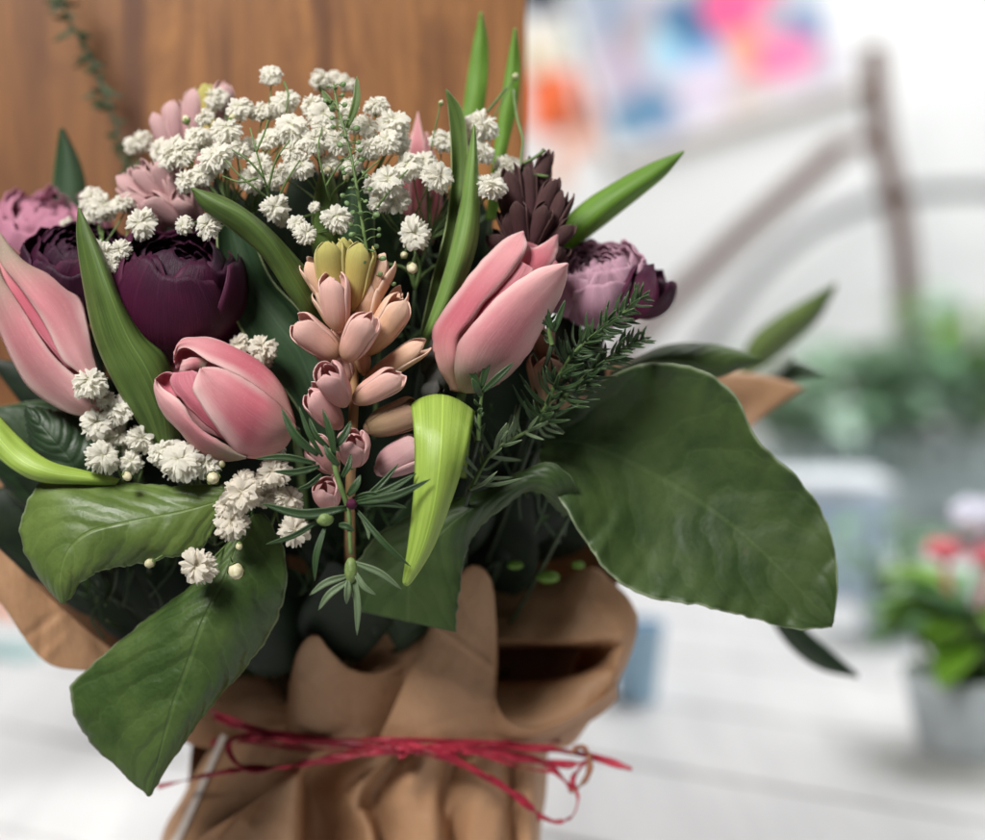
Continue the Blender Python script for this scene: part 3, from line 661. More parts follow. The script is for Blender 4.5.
hy = thing('hyacinth', 'pale tan hyacinth buds in shade beneath the needle sprig at the right', 'hyacinth', W((552, 420, -60)), HG)
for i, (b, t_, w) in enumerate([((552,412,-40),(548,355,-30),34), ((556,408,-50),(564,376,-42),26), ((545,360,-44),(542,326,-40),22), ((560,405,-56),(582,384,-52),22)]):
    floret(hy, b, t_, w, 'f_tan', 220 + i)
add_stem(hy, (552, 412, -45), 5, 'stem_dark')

# ---- layered round flowers
def layered(root, c, A, R, layers, mats, seed=0, n=24, m=17, rag=.10, first=62, last=12, per=5, squash=1.0, hw=.86, crumple=.02, point=.42):
    r = np.random.default_rng(seed); fr = Frame(*c); A, e1, e2 = axes(A)
    for k in range(layers):
        q = k / max(1, layers - 1); Rk = R * (1 - .62 * q ** .9)
        for j in range(per):
            az = j * 2 * PI / per + k * 1.1 + r.uniform(-.15, .15)
            top = math.radians(first + (last - first) * q + r.uniform(-7, 7)); ph = r.uniform(0, 6, 4)
            s = np.linspace(0, 1, n)[:, None]; t = np.linspace(-1, 1, m)[None, :]
            rim = top + rag * (.6 * np.sin(3 * t + ph[0]) + .3 * np.sin(7 * t + ph[1]) + .12 * np.sin(17 * t + ph[2])) + point * np.abs(t) ** 4
            th = math.radians(172) + (rim - math.radians(172)) * s
            w = hw * (.85 + .15 * np.sin(PI * s)) * (1 - .25 * s ** 4)
            an = az + t * w * (1 + .0 * s)
            rad = Rk * (1 + .05 * (1 - t ** 2) + r.uniform(-.03, .03)) * (1 + crumple * (np.sin(5 * t + ph[3] + 3 * s) * s + .7 * np.sin(11 * t - ph[1] + 6 * s) * s ** 2 + .5 * np.sin(8 * s + 4 * t + ph[2])))
            P = (rad * np.sin(th))[..., None] * (np.cos(an)[..., None] * e1 + np.sin(an)[..., None] * e2) + (rad * np.cos(th) * squash)[..., None] * A
            mb = MB(); mb.grid(fr(P)); mb.build('petal', MAT[mats[min(k, len(mats) - 1)]], root, thick=.0004)
RG = 'ranunculus in the bouquet'
ro = thing('ranunculus', 'large dark plum bloom with ragged rim above the front tulip', 'ranunculus', W((185, 350, -30)), RG)
layered(ro, (180, 290, -34), (.12, -.93, .40), 65, 7, ['plum', 'plum', 'plum_dark', 'plum', 'plum_dark'], 5, rag=.17, first=54, last=14, per=3, squash=1.10, hw=1.35, crumple=.022, point=.06)
add_stem(ro, (182, 350, -40), 6, 'stem_dark')
ro = thing('ranunculus', 'nearly black plum bloom half hidden behind the left tulip', 'ranunculus', W((80, 300, -60)), RG)
layered(ro, (80, 268, -66), (.15, -.8, .6), 54, 7, ['plum_dark', 'plum', 'plum_dark'], 6, rag=.10, first=64, last=10, per=4, hw=1.1, crumple=.03, point=.06)
add_stem(ro, (82, 318, -80), 6, 'stem_dark')
ro = thing('ranunculus', 'mauve pink ball-shaped bloom at the right, behind the tall tulip', 'ranunculus', W((608, 320, -80)), RG)
layered(ro, (600, 282, -84), (-.15, -.80, .58), 46, 7, ['mauve'], 7, rag=.10, first=58, last=12, per=4, hw=1.1, crumple=.04, point=.05)
layered(ro, (646, 290, -96), (.5, -.8, .3), 27, 4, ['plum'], 27, rag=.12, first=50, last=14, per=4, hw=1.1, crumple=.04, point=.1)
layered(ro, (574, 285, -84), (-.3, -.8, .5), 32, 4, ['mauve'], 17, rag=.14, first=50, last=14, per=4, hw=1.1, crumple=.05, point=.15)
for i, (az, c) in enumerate([(0, (646, 288, -72)), (1, (640, 292, -62))]):
    G = cup_petal(*axes((.45, -.9, .2)), 62, 30, .6 + az, 1.0, n=20, m=13)
    mb = MB(); mb.grid(Frame(632 - 4 * i, 322, -78 + 6 * i)(G)); mb.build('outer_petal', MAT['plum'], ro, thick=.0004)
add_stem(ro, (606, 322, -90), 6, 'stem_dark')
ro = thing('ranunculus', 'magenta pink bloom, blurred, at the far left before the board', 'ranunculus', W((50, 290, -190)), RG)
layered(ro, (52, 236, -190), (.1, -.9, .4), 58, 6, ['magenta'], 8, rag=.2, first=60, last=14, hw=1.1, crumple=.05, point=.15)
add_stem(ro, (52, 290, -195), 6, 'stem_dark')
tu = thing('tulip', 'pink tulip mostly hidden at the back, one petal tip showing before the board', 'tulip', W((424, 250, -130)), TUG)
for k in range(6):
    G = cup_petal(*axes((-.02, -1, .1)), 140, 19, k * PI / 3 + .2, .75, scale=1 if k % 2 else .9, hscale=.86 if k else 1.0)
    mb = MB(); mb.grid(Frame(423, 254, -130)(G)); mb.build('petal', MAT['tulip'], tu, thick=.0004)
add_stem(tu, (428, 252, -130), 6, 'stem_dark')

# ---- baby's breath
def blossom_mesh(seed, mats):
    """double blossom: a white heart under many small ruffled petals that lie like a tiny carnation"""
    r = np.random.default_rng(seed); mb = MB()
    squash = r.uniform(.78, .95)
    mb.ball((0, 0, 0), (.46, .46, .40), nu=12, nv=8)
    N = 54
    for i in range(N):
        cz = 1 - 1.42 * (i + .5) / N
        th0 = math.acos(max(-1, cz)); ph0 = i * 2.39996 + r.uniform(-.25, .25)
        n, m = 7, 11; q_ = np.linspace(0, 1, n)[:, None]; t = np.linspace(-1, 1, m)[None, :]
        Ln = r.uniform(.42, .85); w = r.uniform(.20, .44)
        p1, p2, p3 = r.uniform(0, 6, 3)
        rim = 1 + .20 * np.sin(4 * t + p1) - .25 * t ** 2 + .10 * np.sin(11 * t + p2)
        th = th0 - .30 * Ln + Ln * q_ * rim
        wid = w * np.sin(np.clip(.35 + q_ * 1.5, 0, 2.0)) / max(.45, math.sin(th0))
        ph = ph0 + t * np.minimum(wid, 1.3) * .95
        lift = r.uniform(.34, .64); b0 = r.uniform(.40, .56)
        rad = b0 + lift * q_ ** 1.1 + .13 * np.sin(5 * t + p3) * q_ ** 1.5 - .10 * t ** 2 * q_
        rad = np.minimum(rad, 1.16)
        P = np.stack([rad * np.sin(th) * np.cos(ph), rad * np.sin(th) * np.sin(ph), rad * np.cos(th) * squash], -1)
        mb.grid(P)
    return mb.build('blossom', mats)
def calyx_mesh():
    mb = MB(); A = np.array([0, 0, 1.0]); e1 = np.array([1.0, 0, 0]); e2 = np.array([0, 1.0, 0])
    for k in range(5):
        G = cup_petal(A, e1, e2, .75, .42, k * 2 * PI / 5, .7, [(0,.3),(.4,.9),(1,1.15)], [(0,1),(.6,.9),(1,.08)], n=7, m=5) - np.array([0, 0, .85])
        mb.grid(G)
    return mb.build('calyx', MAT['calyx'])
BV = [blossom_mesh(300 + i, MAT['white']) for i in range(5)] + [blossom_mesh(320 + i, MAT['cream']) for i in range(3)]
CAL = calyx_mesh()
def quat_to(d, spin):
    d = Vector(d).normalized(); return d.to_track_quat('Z', 'Y') @ Quaternion((0, 0, 1), spin)
def wdir(v): return v[0] * RGT - v[1] * UPV - v[2] * FWD
GG = 'baby breath sprays in the bouquet'
def spray(label, base, items, buds=(), cream=False, seed=0, twigs=()):
    """items: (x, y, diameter, z); blossoms on thin stalks that run down to one stem"""
    r = np.random.default_rng(seed)
    o = W(base); root = thing('baby_breath', label, 'baby breath', o, GG)
    mb = MB(); b = np.array(base, float)
    forks = [b + np.array([dx, -dy, dz]) for dx, dy, dz in ((-28, 26, 6), (0, 34, 4), (26, 28, 6), (-10, 52, 10), (14, 50, 8))]
    for f in forks: mb.tube(W(spline([b, (b + f) / 2 + r.normal(0, 3, 3), f], 7)), 1.5 * S, 6)
    pts = [(x, y, d, z, 0) for x, y, d, z in items] + [(x, y, d, z, 1) for x, y, d, z in buds]
    for _ in range(int(len(items) * .5)):
        x, y, d, z = items[int(r.integers(len(items)))]
        pts.append((x + r.normal(0, 13), y + r.normal(0, 9), d * r.uniform(.62, .9), z - r.uniform(14, 34), 0))
    for i, (x, y, d, z, isb) in enumerate(pts):
        c = np.array([x, y, z], float)
        f = min(forks, key=lambda q: np.linalg.norm(q - c) + r.uniform(0, 15))
        out = unit((c - f) * (1, 1, .6) + np.array([0, -8, 8]))
        dirv = unit(out * .8 + np.array([r.normal(0, .45), -.25 + r.normal(0, .35), .75 + r.normal(0, .25)]))
        if isb: dirv = unit(out + r.normal(0, .25, 3))
        R = d / 2 * r.uniform(.88, 1.04) * (D0 - z * S) / F
        end = c - dirv * d * .36
        mid = (f + end) / 2 + r.normal(0, 4, 3) - np.array([0, 0, 4])
        mb.tube(W(spline([f, mid, end], 9)), np.linspace(1.1, .8, 9) * S, 5)
        src = BV[5 + int(r.integers(3))] if (cream or r.random() < .04) else BV[int(r.integers(5))]
        if isb:
            bm = MB(); A, e1, e2 = axes(dirv); fr = Frame(*c)
            bm.ball(fr(np.zeros(3)), np.array([.40, .40, .52]) * d * fr.k, ax=[wdir(e1), wdir(e2), wdir(A)], mi=0)
            bud = bm.build('bud', MAT['bud'], root)
            cm = MB()
            for k in range(5):
                G = cup_petal(A, e1, e2, d * .62, d * .46, k * 2 * PI / 5, .68, [(0,.2),(.4,.85),(1,1.0)], [(0,1),(.6,.9),(1,.1)], n=7, m=5) - A * d * .55
                cm.grid(fr(G))
            cm.build('calyx', MAT['calyx'], bud)
        else:
            bl = src.copy(); COL.objects.link(bl); bl.parent = root
            bl.location = tuple(W(c) - o); bl.scale = (R * r.uniform(.95, 1.08), R * r.uniform(.95, 1.08), R * r.uniform(.9, 1.05))
            bl.rotation_mode = 'QUATERNION'; bl.rotation_quaternion = quat_to(wdir(dirv), r.uniform(0, 6))
            ca = CAL.copy(); COL.objects.link(ca); ca.parent = bl
    for tw in twigs: mb.tube(W(spline(tw, 14)), np.linspace(1.3, .8, 14) * S, 6)
    # main stalk
    mb.build('stalk', MAT['stem'], root); mb = MB(); mb.tube(W(stem_pts(base)), 1.9 * S, 6); mb.build('lower_stalk', MAT['stem_dark'], root)
    return root
spray('white baby breath spray with the brightest blossoms, upper left of the bunch', (240, 262, -62),
      [(271,76,22,-48),(216,99,29,-95),(285,102,29,-40),(240,109,27,-36),(260,112,24,-42),(292,129,33,-12),(226,131,34,-20),(196,137,28,-34),(185,155,27,-30),(216,158,37,-2),(187,181,28,-18),
       (261,166,28,-26),(250,182,28,-20),(273,180,24,-24),(275,208,28,4),(209,227,28,20),(174,153,36,-40),(203,175,24,-16),(240,150,24,-22),(268,140,24,-28),(205,118,22,-50)],
      [(186,120,10,-60),(232,118,9,-20)], seed=1, twigs=[[(270,200,-10),(264,178,8),(256,150,14),(250,128,6)],[(264,178,8),(248,160,14),(232,150,12)],[(268,190,0),(276,160,12),(290,140,10)],[(256,152,14),(264,134,12),(268,120,4)],[(270,200,-10),(252,186,8),(236,172,10),(226,160,8)],[(276,205,-12),(286,182,6),(300,160,8)],[(284,82,-46),(288,94,-30),(286,112,-24)],[(258,178,8),(240,182,10),(222,176,10)]])
spray('white baby breath spray with dense blossoms at the top middle of the bunch', (340, 262, -62),
      [(323,81,27,-86),(347,84,24,-86),(313,105,26,-40),(321,117,31,-24),(313,143,28,-8),(294,152,28,-8),(301,166,26,-4),(337,143,28,-12),(323,131,24,-14),(366,127,28,-16),(368,149,28,-6),(376,107,25,-36),
       (393,124,34,-20),(387,142,29,-4),(350,125,22,-24),(337,219,30,8),(305,234,24,24),(297,224,19,14),(352,165,24,-16),(330,165,22,-20),(349,108,22,-46)],
      [(328,170,9,2),(346,178,8,0)], seed=2, twigs=[[(330,200,-10),(324,178,10),(318,150,14),(322,128,0)],[(326,186,8),(340,164,14),(356,152,10)],[(372,215,0),(384,198,14),(398,180,14),(408,170,4)],[(352,190,4),(366,172,14),(380,160,12)]])
spray('white baby breath spray with loose blossoms beside the upright leaf pair', (415, 290, -62),
      [(388,182,37,6),(409,167,31,-10),(437,178,35,2),(378,204,22,0),(375,186,24,-6),(415,233,33,0),(482,126,33,-52),(444,142,28,-50),(482,153,26,-44),(507,167,27,-60),(490,187,32,-14),(474,138,22,-56)],
      [(412,268,14,-4),(515,77,8,-100),(441,103,6,-40),(404,255,9,-8)], seed=3)
spray('cluster of baby breath by the far left plum bloom', (112, 300, -70),
      [(138,143,30,-125),(141,224,32,-6),(102,208,34,-70),(124,203,25,-66),(121,250,24,6),(106,252,18,4),(113,264,16,4),(92,214,22,-80)], [], seed=4)
spray('greyish white baby breath spray under the left tulip and its leaf', (128, 520, -50),
      [(90,385,34,18),(97,424,33,0),(119,412,29,-2),(140,440,27,-4),(102,458,37,8),(131,462,28,-2),(118,436,24,-14),(105,400,22,-2)], [(127,476,12,22)], seed=5)
spray('white baby breath spray below the front tulip', (215, 545, -45),
      [(181,463,42,20),(162,453,29,8),(208,465,28,10),(190,450,22,2)], [(213,478,16,34),(222,464,8,22)], seed=6)
spray('cream baby breath spray drooping over the lower left leaf', (262, 560, -40),
      [(242,495,39,30),(232,522,35,26),(228,507,31,22),(274,473,32,16),(289,499,29,6),(294,530,33,10),(199,566,37,34),(262,480,22,8)], [(236,571,20,40),(239,546,9,34),(150,563,12,20)], cream=True, seed=7)
spray('tan shaded baby breath pair just above the front tulip', (262, 400, -50), [(239,346,25,-16),(263,349,31,-6)], [], cream=True, seed=8)
for o in BV + [CAL]: bpy.data.objects.remove(o)

# ---- needle sprigs
def needle(mb, p0, p1, w, bend=(0, 0, 0), n=12, mi=0, roll=0.0):
    p0, p1 = np.array(p0, float), np.array(p1, float)
    c = spline([p0, (p0 + p1) / 2 + np.array(bend), p1], n)
    T = np.gradient(c, axis=0); T /= np.linalg.norm(T, axis=1)[:, None]
    v = np.array([math.sin(roll), .2, math.cos(roll)])
    side = np.cross(T, v); side /= np.linalg.norm(side, axis=1)[:, None] + 1e-9; nor = np.cross(side, T)
    s = np.linspace(0, 1, n); wd = w * np.clip(np.sin(PI * (s * .86 + .12)), .03, 1) ** .8; wd[-1] = .2
    t = np.array([-1, -.5, 0, .5, 1.0])[None, :, None]
    P = c[:, None] + side[:, None] * wd[:, None, None] / 2 * t + nor[:, None] * (np.abs(t) * wd[:, None, None] * .22)
    mb.grid(W(P), mi)
NG = 'needle-leaved filler sprigs'
q = lambda x, y: (220 + x / 3.36, 400 + y / 3.36)
sp = thing('needle_sprig', 'dark green needle-leaved sprig with drooping tip, in front under the hyacinth', 'sprig', W((*q(430, 370), 50)), NG)
mb = MB()
for (a, b, w, za, zb, bend) in [
    ((330,185),(206,28),9,58,62,(-4,4,4)), ((322,212),(120,198),7,56,52,(0,-4,4)), ((335,222),(180,240),7,54,60,(0,3,0)), ((385,185),(345,30),8,60,66,(2,0,4)), ((375,165),(440,70),8,60,58,(3,0,3)),
    ((345,190),(265,20),5,56,60,(-2,2,3)), ((365,160),(300,60),7,54,56,(-3,2,3)), ((455,345),(708,266),8,58,72,(0,5,6)), ((465,335),(660,246),7,58,60,(0,4,4)), ((470,350),(628,362),7,58,66,(0,-3,4)), ((425,362),(140,348),10,58,54,(0,8,6)),
    ((430,320),(472,252),8,58,62,(2,0,3)), ((455,365),(640,560),6,58,60,(0,4,6)), ((345,395),(155,485),6,54,56,(0,4,4)), ((352,430),(318,608),7,56,54,(-3,0,4)), ((400,420),(452,440),7,56,60,(0,-2,2)),
    ((470,340),(600,215),6,54,48,(0,3,3)), ((445,330),(560,330),6,56,60,(0,-4,4)), ((410,260),(440,180),6,56,52,(2,0,3)), ((400,220),(350,150),7,58,60,(-2,0,3)), ((340,250),(260,300),6,52,56,(0,3,2))]:
    needle(mb, (*q(*a), za), (*q(*b), zb), w, bend, roll=random.uniform(-.5, .5))
mb.build('foliage', MAT['needle'], sp, thick=.0003)
mb = MB()
for (a, b, w, za, zb, bend) in [((450,545),(610,636),7,60,64,(3,-3,4)), ((448,570),(525,656),6,62,62,(-2,3,3)), ((452,590),(460,790),7,60,52,(2,0,4)), ((430,590),(300,656),7,60,62,(-2,-3,4)), ((428,610),(330,706),7,62,60,(-3,-2,4)),
    ((470,380),(500,470),5,56,58,(3,0,2)), ((430,605),(425,685),7,64,62,(0,0,3))]:
    needle(mb, (*q(*a), za), (*q(*b), zb), w, bend, roll=random.uniform(-.5, .5))
mb.build('tip_foliage', MAT['needle_light'], sp, thick=.0003)
mb = MB()
mb.tube(W(spline([(*q(375,160),56), (*q(395,260),57), (*q(430,365),56), (*q(436,450),58), (*q(440,520),60)], 24)), np.linspace(3.2, 2.0, 24) * S, 8)
mb.tube(W(spline([(*q(375,160),56), (350,455,20), (350,540,-80), (350,770,-280), (350,900,-300)], 20)), 3.0 * S, 7)
mb.build('stem', MAT['stem'], sp)
mb = MB(); mb.ball(W((*q(440,572), 61)), np.array([6.5, 13, 6.5]) * S, ax=[RGT, UPV, FWD], nu=12, nv=9); mb.ball(W((*q(352,400), 58)), np.array([9, 7, 7]) * S, ax=[RGT, UPV, FWD], nu=12, nv=9)
mb.build('bud', MAT['calyx'], sp)
mb = MB(); mb.ball(W((*q(442,350), 62)), 5.5 * S); mb.ball(W((*q(432,648), 60)), np.array([3, 6, 3]) * S, ax=[RGT, UPV, FWD]); mb.build('flower_bud', MAT['plum'], sp)

def needle_sprig(label, path, cnt, ln, w, mat, seed, taper=.6, spread=.9, wet=()):
    r = np.random.default_rng(seed); P = spline(path, 60)
    root = thing('needle_sprig', label, 'sprig', W(P[0]), NG); mb = MB()
    for i in range(cnt):
        s = (i + .5) / cnt; k = int(s * 59); T = unit(P[min(k + 1, 59)] - P[max(k - 1, 0)])
        a = r.uniform(0, 2 * PI); e = unit(np.cross(T, [.1, .2, 1])); f = np.cross(T, e)
        d = unit(T * r.uniform(.45, .9) + spread * (math.cos(a) * e + math.sin(a) * f))
        L = ln * (1 - taper * s) * r.uniform(.7, 1.2)
        needle(mb, P[k], P[k] + d * L, w * r.uniform(.8, 1.2), T * L * -.08 + r.normal(0, 1, 3), roll=r.uniform(-.8, .8), n=9)
    mb.build('foliage', MAT[mat], root, thick=.0003)
    mb = MB(); mb.tube(W(P), np.linspace(2.6, 1.2, 60) * S, 7); mb.build('stem', MAT['stem'], root); mb = MB(); mb.tube(W(stem_pts(P[0])), 2.4 * S, 6); mb.build('lower_stem', MAT['stem_dark'], root)
    return root
needle_sprig('feathery dark needle sprig lying over the mauve bloom at the right', [(538,425,-20),(555,385,-8),(572,355,2),(600,330,6),(624,312,2),(644,296,-4)], 150, 40, 3.2, 'needle', 21)
needle_sprig('short needle sprig crossing low right of the tall tulip', [(560,400,-20),(590,372,-10),(620,350,-10),(645,338,-16)], 90, 36, 3.0, 'needle', 22)
sp = needle_sprig('tangled thin needle stems in shade right of the lime strap leaf', [(470,490,-10),(490,455,-14),(520,435,-20),(555,420,-24)], 30, 52, 3.6, 'needle_light', 23, spread=1.2)
sp = needle_sprig('three-pointed small needle sprig before the foot of the tall tulip', [(478,440,20),(480,410,26),(483,385,30)], 7, 20, 5, 'needle', 24)
mb = MB()
for a, b in (((481,388,30),(491,348,36)), ((480,390,30),(463,352,34)), ((482,392,30),(514,362,36)), ((480,395,30),(472,378,40))): needle(mb, a, b, 7, (0, 0, 3))
mb.build('tip_foliage', MAT['needle'], sp, thick=.0003)
sp = needle_sprig('tiny needle sprig with one stray hook, in front of the tall tulip', [(552,345,24),(548,325,26),(545,300,28)], 7, 18, 4, 'needle', 25)
mb = MB(); needle(mb, (550,326,28), (519,316,34), 4, (0, -3, 2)); needle(mb, (552,330,28), (542,298,34), 6); needle(mb, (554,332,26), (565,300,32), 6); mb.build('tip_foliage', MAT['needle'], sp, thick=.0003)

# seed-pod sprig
sd = thing('seed_pod_sprig', 'thin green stalk with tiny round seed pods rising through the white blossoms', 'sprig', W((378, 310, 10)))
P = spline([(380,330,-10),(372,285,14),(365,240,20),(358,195,22),(352,160,20),(344,128,14),(337,105,6),(334,84,0)], 80)
mb = MB(); mb.tube(W(P), np.linspace(2.4, 1.0, 80) * S, 7); mb.tube(W(stem_pts(P[0])), 2.2 * S, 6)
pm = MB(); r = np.random.default_rng(31)
for i in range(56):
    k = int(14 + i * 1.17); a = i * 2.4; L = 17 * (1 - .62 * i / 56) * r.uniform(.7, 1.15)
    d = unit(np.array([math.cos(a), -.35 + r.normal(0, .2), math.sin(a) * .8])); e = P[k] + d * L
    mb.tube(W(spline([P[k], P[k] + d * L * .5 + (0, -2, 0), e], 6)), .6 * S, 5)
    A, e1, e2 = axes(unit(d + r.normal(0, .3, 3))); kk = S * r.uniform(.75, 1.15)
    pm.ball(W(e + d * 3), np.array([1.5, 2.8, 3.4]) * kk, ax=[wdir(e1), wdir(e2), wdir(A)], nu=9, nv=7)
mb.build('stalk', MAT['stem'], sd); pm.build('seed_pods', MAT['seed'], sd)
lm = MB(); needle(lm, (347,128,10), (357,76,6), 8, (4, 0, 3)); needle(lm, (334,110,4), (322,90,0), 7); lm.build('leaf', MAT['strap'], sd, thick=.0003)
# loose tendril at the top right
td = thing('tendril_sprig', 'thin pale green forked twig hooking over the brown hyacinth', 'sprig', W((528, 172, -50)))
mb = MB()
for pth in ([(548,177,-46),(526,172,-48),(521,160,-50),(523,140,-56),(517,118,-66),(513,90,-84)], [(521,165,-50),(534,158,-46),(545,150,-46)], [(487,112,-70),(497,100,-74),(506,88,-80)], [(526,172,-48),(515,200,-56),(500,260,-90)]):
    mb.tube(W(spline(pth, 16)), 1.7 * S, 6)
mb.tube(W(stem_pts((500, 260, -90))), 1.8 * S, 6)
mb.build('twig', MAT['stem'], td)
# fern on the board
fe = thing('fern_sprig', 'thin dark trailing sprig of tiny leaves hanging in front of the wooden board', 'sprig', W((55, -20, -330)))
P = spline([(40,-60,-330),(58,-10,-335),(72,25,-338),(92,62,-340),(104,95,-335),(118,130,-325),(128,165,-310),(135,220,-260),(170,330,-230)], 120)
mb = MB(); mb.tube(W(P), 1.6 * S, 6); mb.build('stalk', MAT['stem_dark'], fe)
mb = MB(); r = np.random.default_rng(41)
for i in range(100):
    k = int(r.uniform(0, 78)); a = r.uniform(0, 6.3); d = unit(np.array([math.cos(a), math.sin(a) * .7 + .2, r.normal(0, .5)])); L = r.uniform(8, 26)
    needle(mb, P[k], P[k] + d * L, r.uniform(3, 6), roll=r.uniform(-1, 1), n=6)
mb.build('foliage', MAT['fern'], fe, thick=.0003)

# ------------------------------------------------------------------ kraft paper wrap
pw = thing('paper_wrap', 'brown kraft paper gathered round the stems with a ruffled collar', 'paper', W((350, 940, -300)))
def surf(rows, nu=60, nv=50, cr=1.0):
    """grid of control rows (each a list of x, y, z) -> smooth world grid"""
    A = np.array([spline(rw, nu) for rw in rows])
    G = np.array([spline(A[:, j], nv) for j in range(nu)]).transpose(1, 0, 2)
    r = np.random.default_rng(nu * 7 + nv + int(abs(G[0, 0, 0]))); X, Y = G[..., 0], G[..., 1]
    dz = np.zeros_like(X)
    for _ in range(int(cr * (np.ptp(X) * np.ptp(Y)) / 2600)):
        cx, cy = r.uniform(X.min(), X.max()), r.uniform(Y.min(), Y.max()); a = r.normal(PI / 2, .75); L = r.uniform(22, 75); w = r.uniform(5, 22)
        du = (X - cx) * math.cos(a) + (Y - cy) * math.sin(a); dv = -(X - cx) * math.sin(a) + (Y - cy) * math.cos(a)
        dz += r.choice([-1, 1]) * r.uniform(.8, 2.3) * np.maximum(0, 1 - np.abs(dv) / w) * np.maximum(0, 1 - (du / L) ** 2)
    edge = np.minimum(1, np.minimum(np.arange(nv)[:, None], nv - 1 - np.arange(nv)[:, None]) / 3.0)
    G[..., 2] += dz * edge
    return W(G)
def lerp_rows(top, bot, k=4, bulge=0.0):
    top, bot = np.array(top, float), np.array(bot, float)
    return [top * (1 - s) + bot * s + np.array([0, 0, bulge * math.sin(PI * s)]) for s in np.linspace(0, 1, k)]
# back sheet with its two wings
back = [
    [(-60,470,-200),(10,440,-250),(110,400,-290),(250,360,-310),(420,350,-320),(600,360,-310),(700,368,-330),(768,376,-350),(806,388,-360)],
    [(-50,540,-210),(20,530,-260),(120,500,-300),(250,480,-330),(420,470,-340),(590,460,-320),(680,430,-290),(735,415,-330),(762,418,-335)],
    [(0,590,-230),(50,600,-270),(140,600,-320),(260,600,-350),(420,600,-355),(560,560,-330),(640,520,-290),(690,480,-265),(716,462,-250)],
    [(80,655,-270),(110,660,-300),(180,670,-340),(270,690,-370),(410,690,-370),(520,670,-340),(570,640,-300),(600,610,-270),(612,590,-250)],
    [(180,725,-290),(190,730,-310),(220,735,-350),(280,745,-390),(400,745,-390),(490,742,-350),(520,735,-310),(540,725,-280),(552,715,-262)],
    [(190,765,-270),(200,768,-290),(230,770,-350),(290,775,-395),(390,775,-395),(470,775,-360),(505,770,-320),(525,765,-290),(535,760,-270)],
    [(166,950,-260),(176,950,-280),(210,950,-360),(290,950,-400),(390,950,-400),(480,950,-370),(520,950,-320),(540,950,-290),(548,950,-262)]]
mb = MB(); mb.grid(surf(back, 90, 70)); mb.build('back_sheet', MAT['kraft'], pw, thick=.0004)
# left front ruffle
top = [(-70,488,-70),(-30,524,-84),(2,553,-98),(50,598,-122),(105,645,-156),(150,672,-190),(196,688,-222),(240,678,-240),(270,684,-244),(286,704,-240),(289,692,-204),(295,662,-152),(304,643,-130),(316,637,-122),(329,651,-134),(348,669,-156),(372,675,-176),(396,668,-192),(424,650,-208)]
bot = [(-40,560,-90),(0,602,-104),(46,662,-118),(108,676,-150),(160,722,-196),(186,742,-222),(208,748,-228),(236,750,-224),(264,750,-222),(284,750,-226),(290,750,-216),(298,750,-200),(308,750,-192),(322,750,-187),(336,750,-188),(350,750,-192),(364,750,-197),(376,750,-202),(388,750,-208)]
rows = lerp_rows(top, bot, 5, 2)
curl = [(p[0] + 3, p[1] + 10, p[2] - 26) for p in top]; curl2 = [(p[0] + 6, p[1] + 40, p[2] - 50) for p in top]
lip = [(p[0], p[1] + 1, p[2] - 7) for p in top]
mb = MB(); mb.grid(surf([curl2, curl, lip] + [list(map(tuple, r_)) for r_ in rows], 260, 100, 2.2)); mb.build('left_ruffle', MAT['kraft'], pw, thick=.0004)
mb = MB(); mb.grid(surf([[(346,640,-236),(366,622,-226),(392,610,-214),(420,604,-200),(440,602,-190)], [(346,664,-226),(368,656,-214),(394,646,-202),(420,636,-190),(438,630,-182)], [(344,700,-226),(364,704,-216),(384,704,-210),(402,704,-206),(412,704,-206)]], 50, 40)); mb.build('inner_fold', MAT['kraft'], pw, thick=.0004)
# central fold, running on to the right as the low front lip
top = [(440,642,-205),(431,635,-172),(428,631,-154),(437,618,-144),(451,592,-136),(463,573,-131),(474,568,-130),(486,576,-136),(493,598,-148),(495,644,-160),(493,688,-166),(500,712,-163),(514,726,-160),(532,730,-159),(556,724,-163),(580,712,-170),(602,698,-185),(616,684,-206)]
bot = [(392,748,-210),(379,748,-192),(376,748,-182),(388,748,-178),(404,748,-174),(420,748,-172),(436,748,-172),(450,748,-174),(464,748,-177),(477,748,-181),(488,748,-184),(500,748,-184),(512,748,-186),(526,748,-190),(540,748,-197),(552,747,-208),(560,745,-220),(568,741,-234)]
rows = lerp_rows(top, bot, 5, 3)
lip = [(p[0] + 1, p[1] + 1.5, p[2] - 7) for p in top]; curl = [(p[0] + 2, p[1] + 14, p[2] - 26) for p in top]
mb = MB(); mb.grid(surf([curl, lip] + [list(map(tuple, r_)) for r_ in rows], 220, 100, 2.2)); mb.build('centre_fold', MAT['kraft'], pw, thick=.0004)
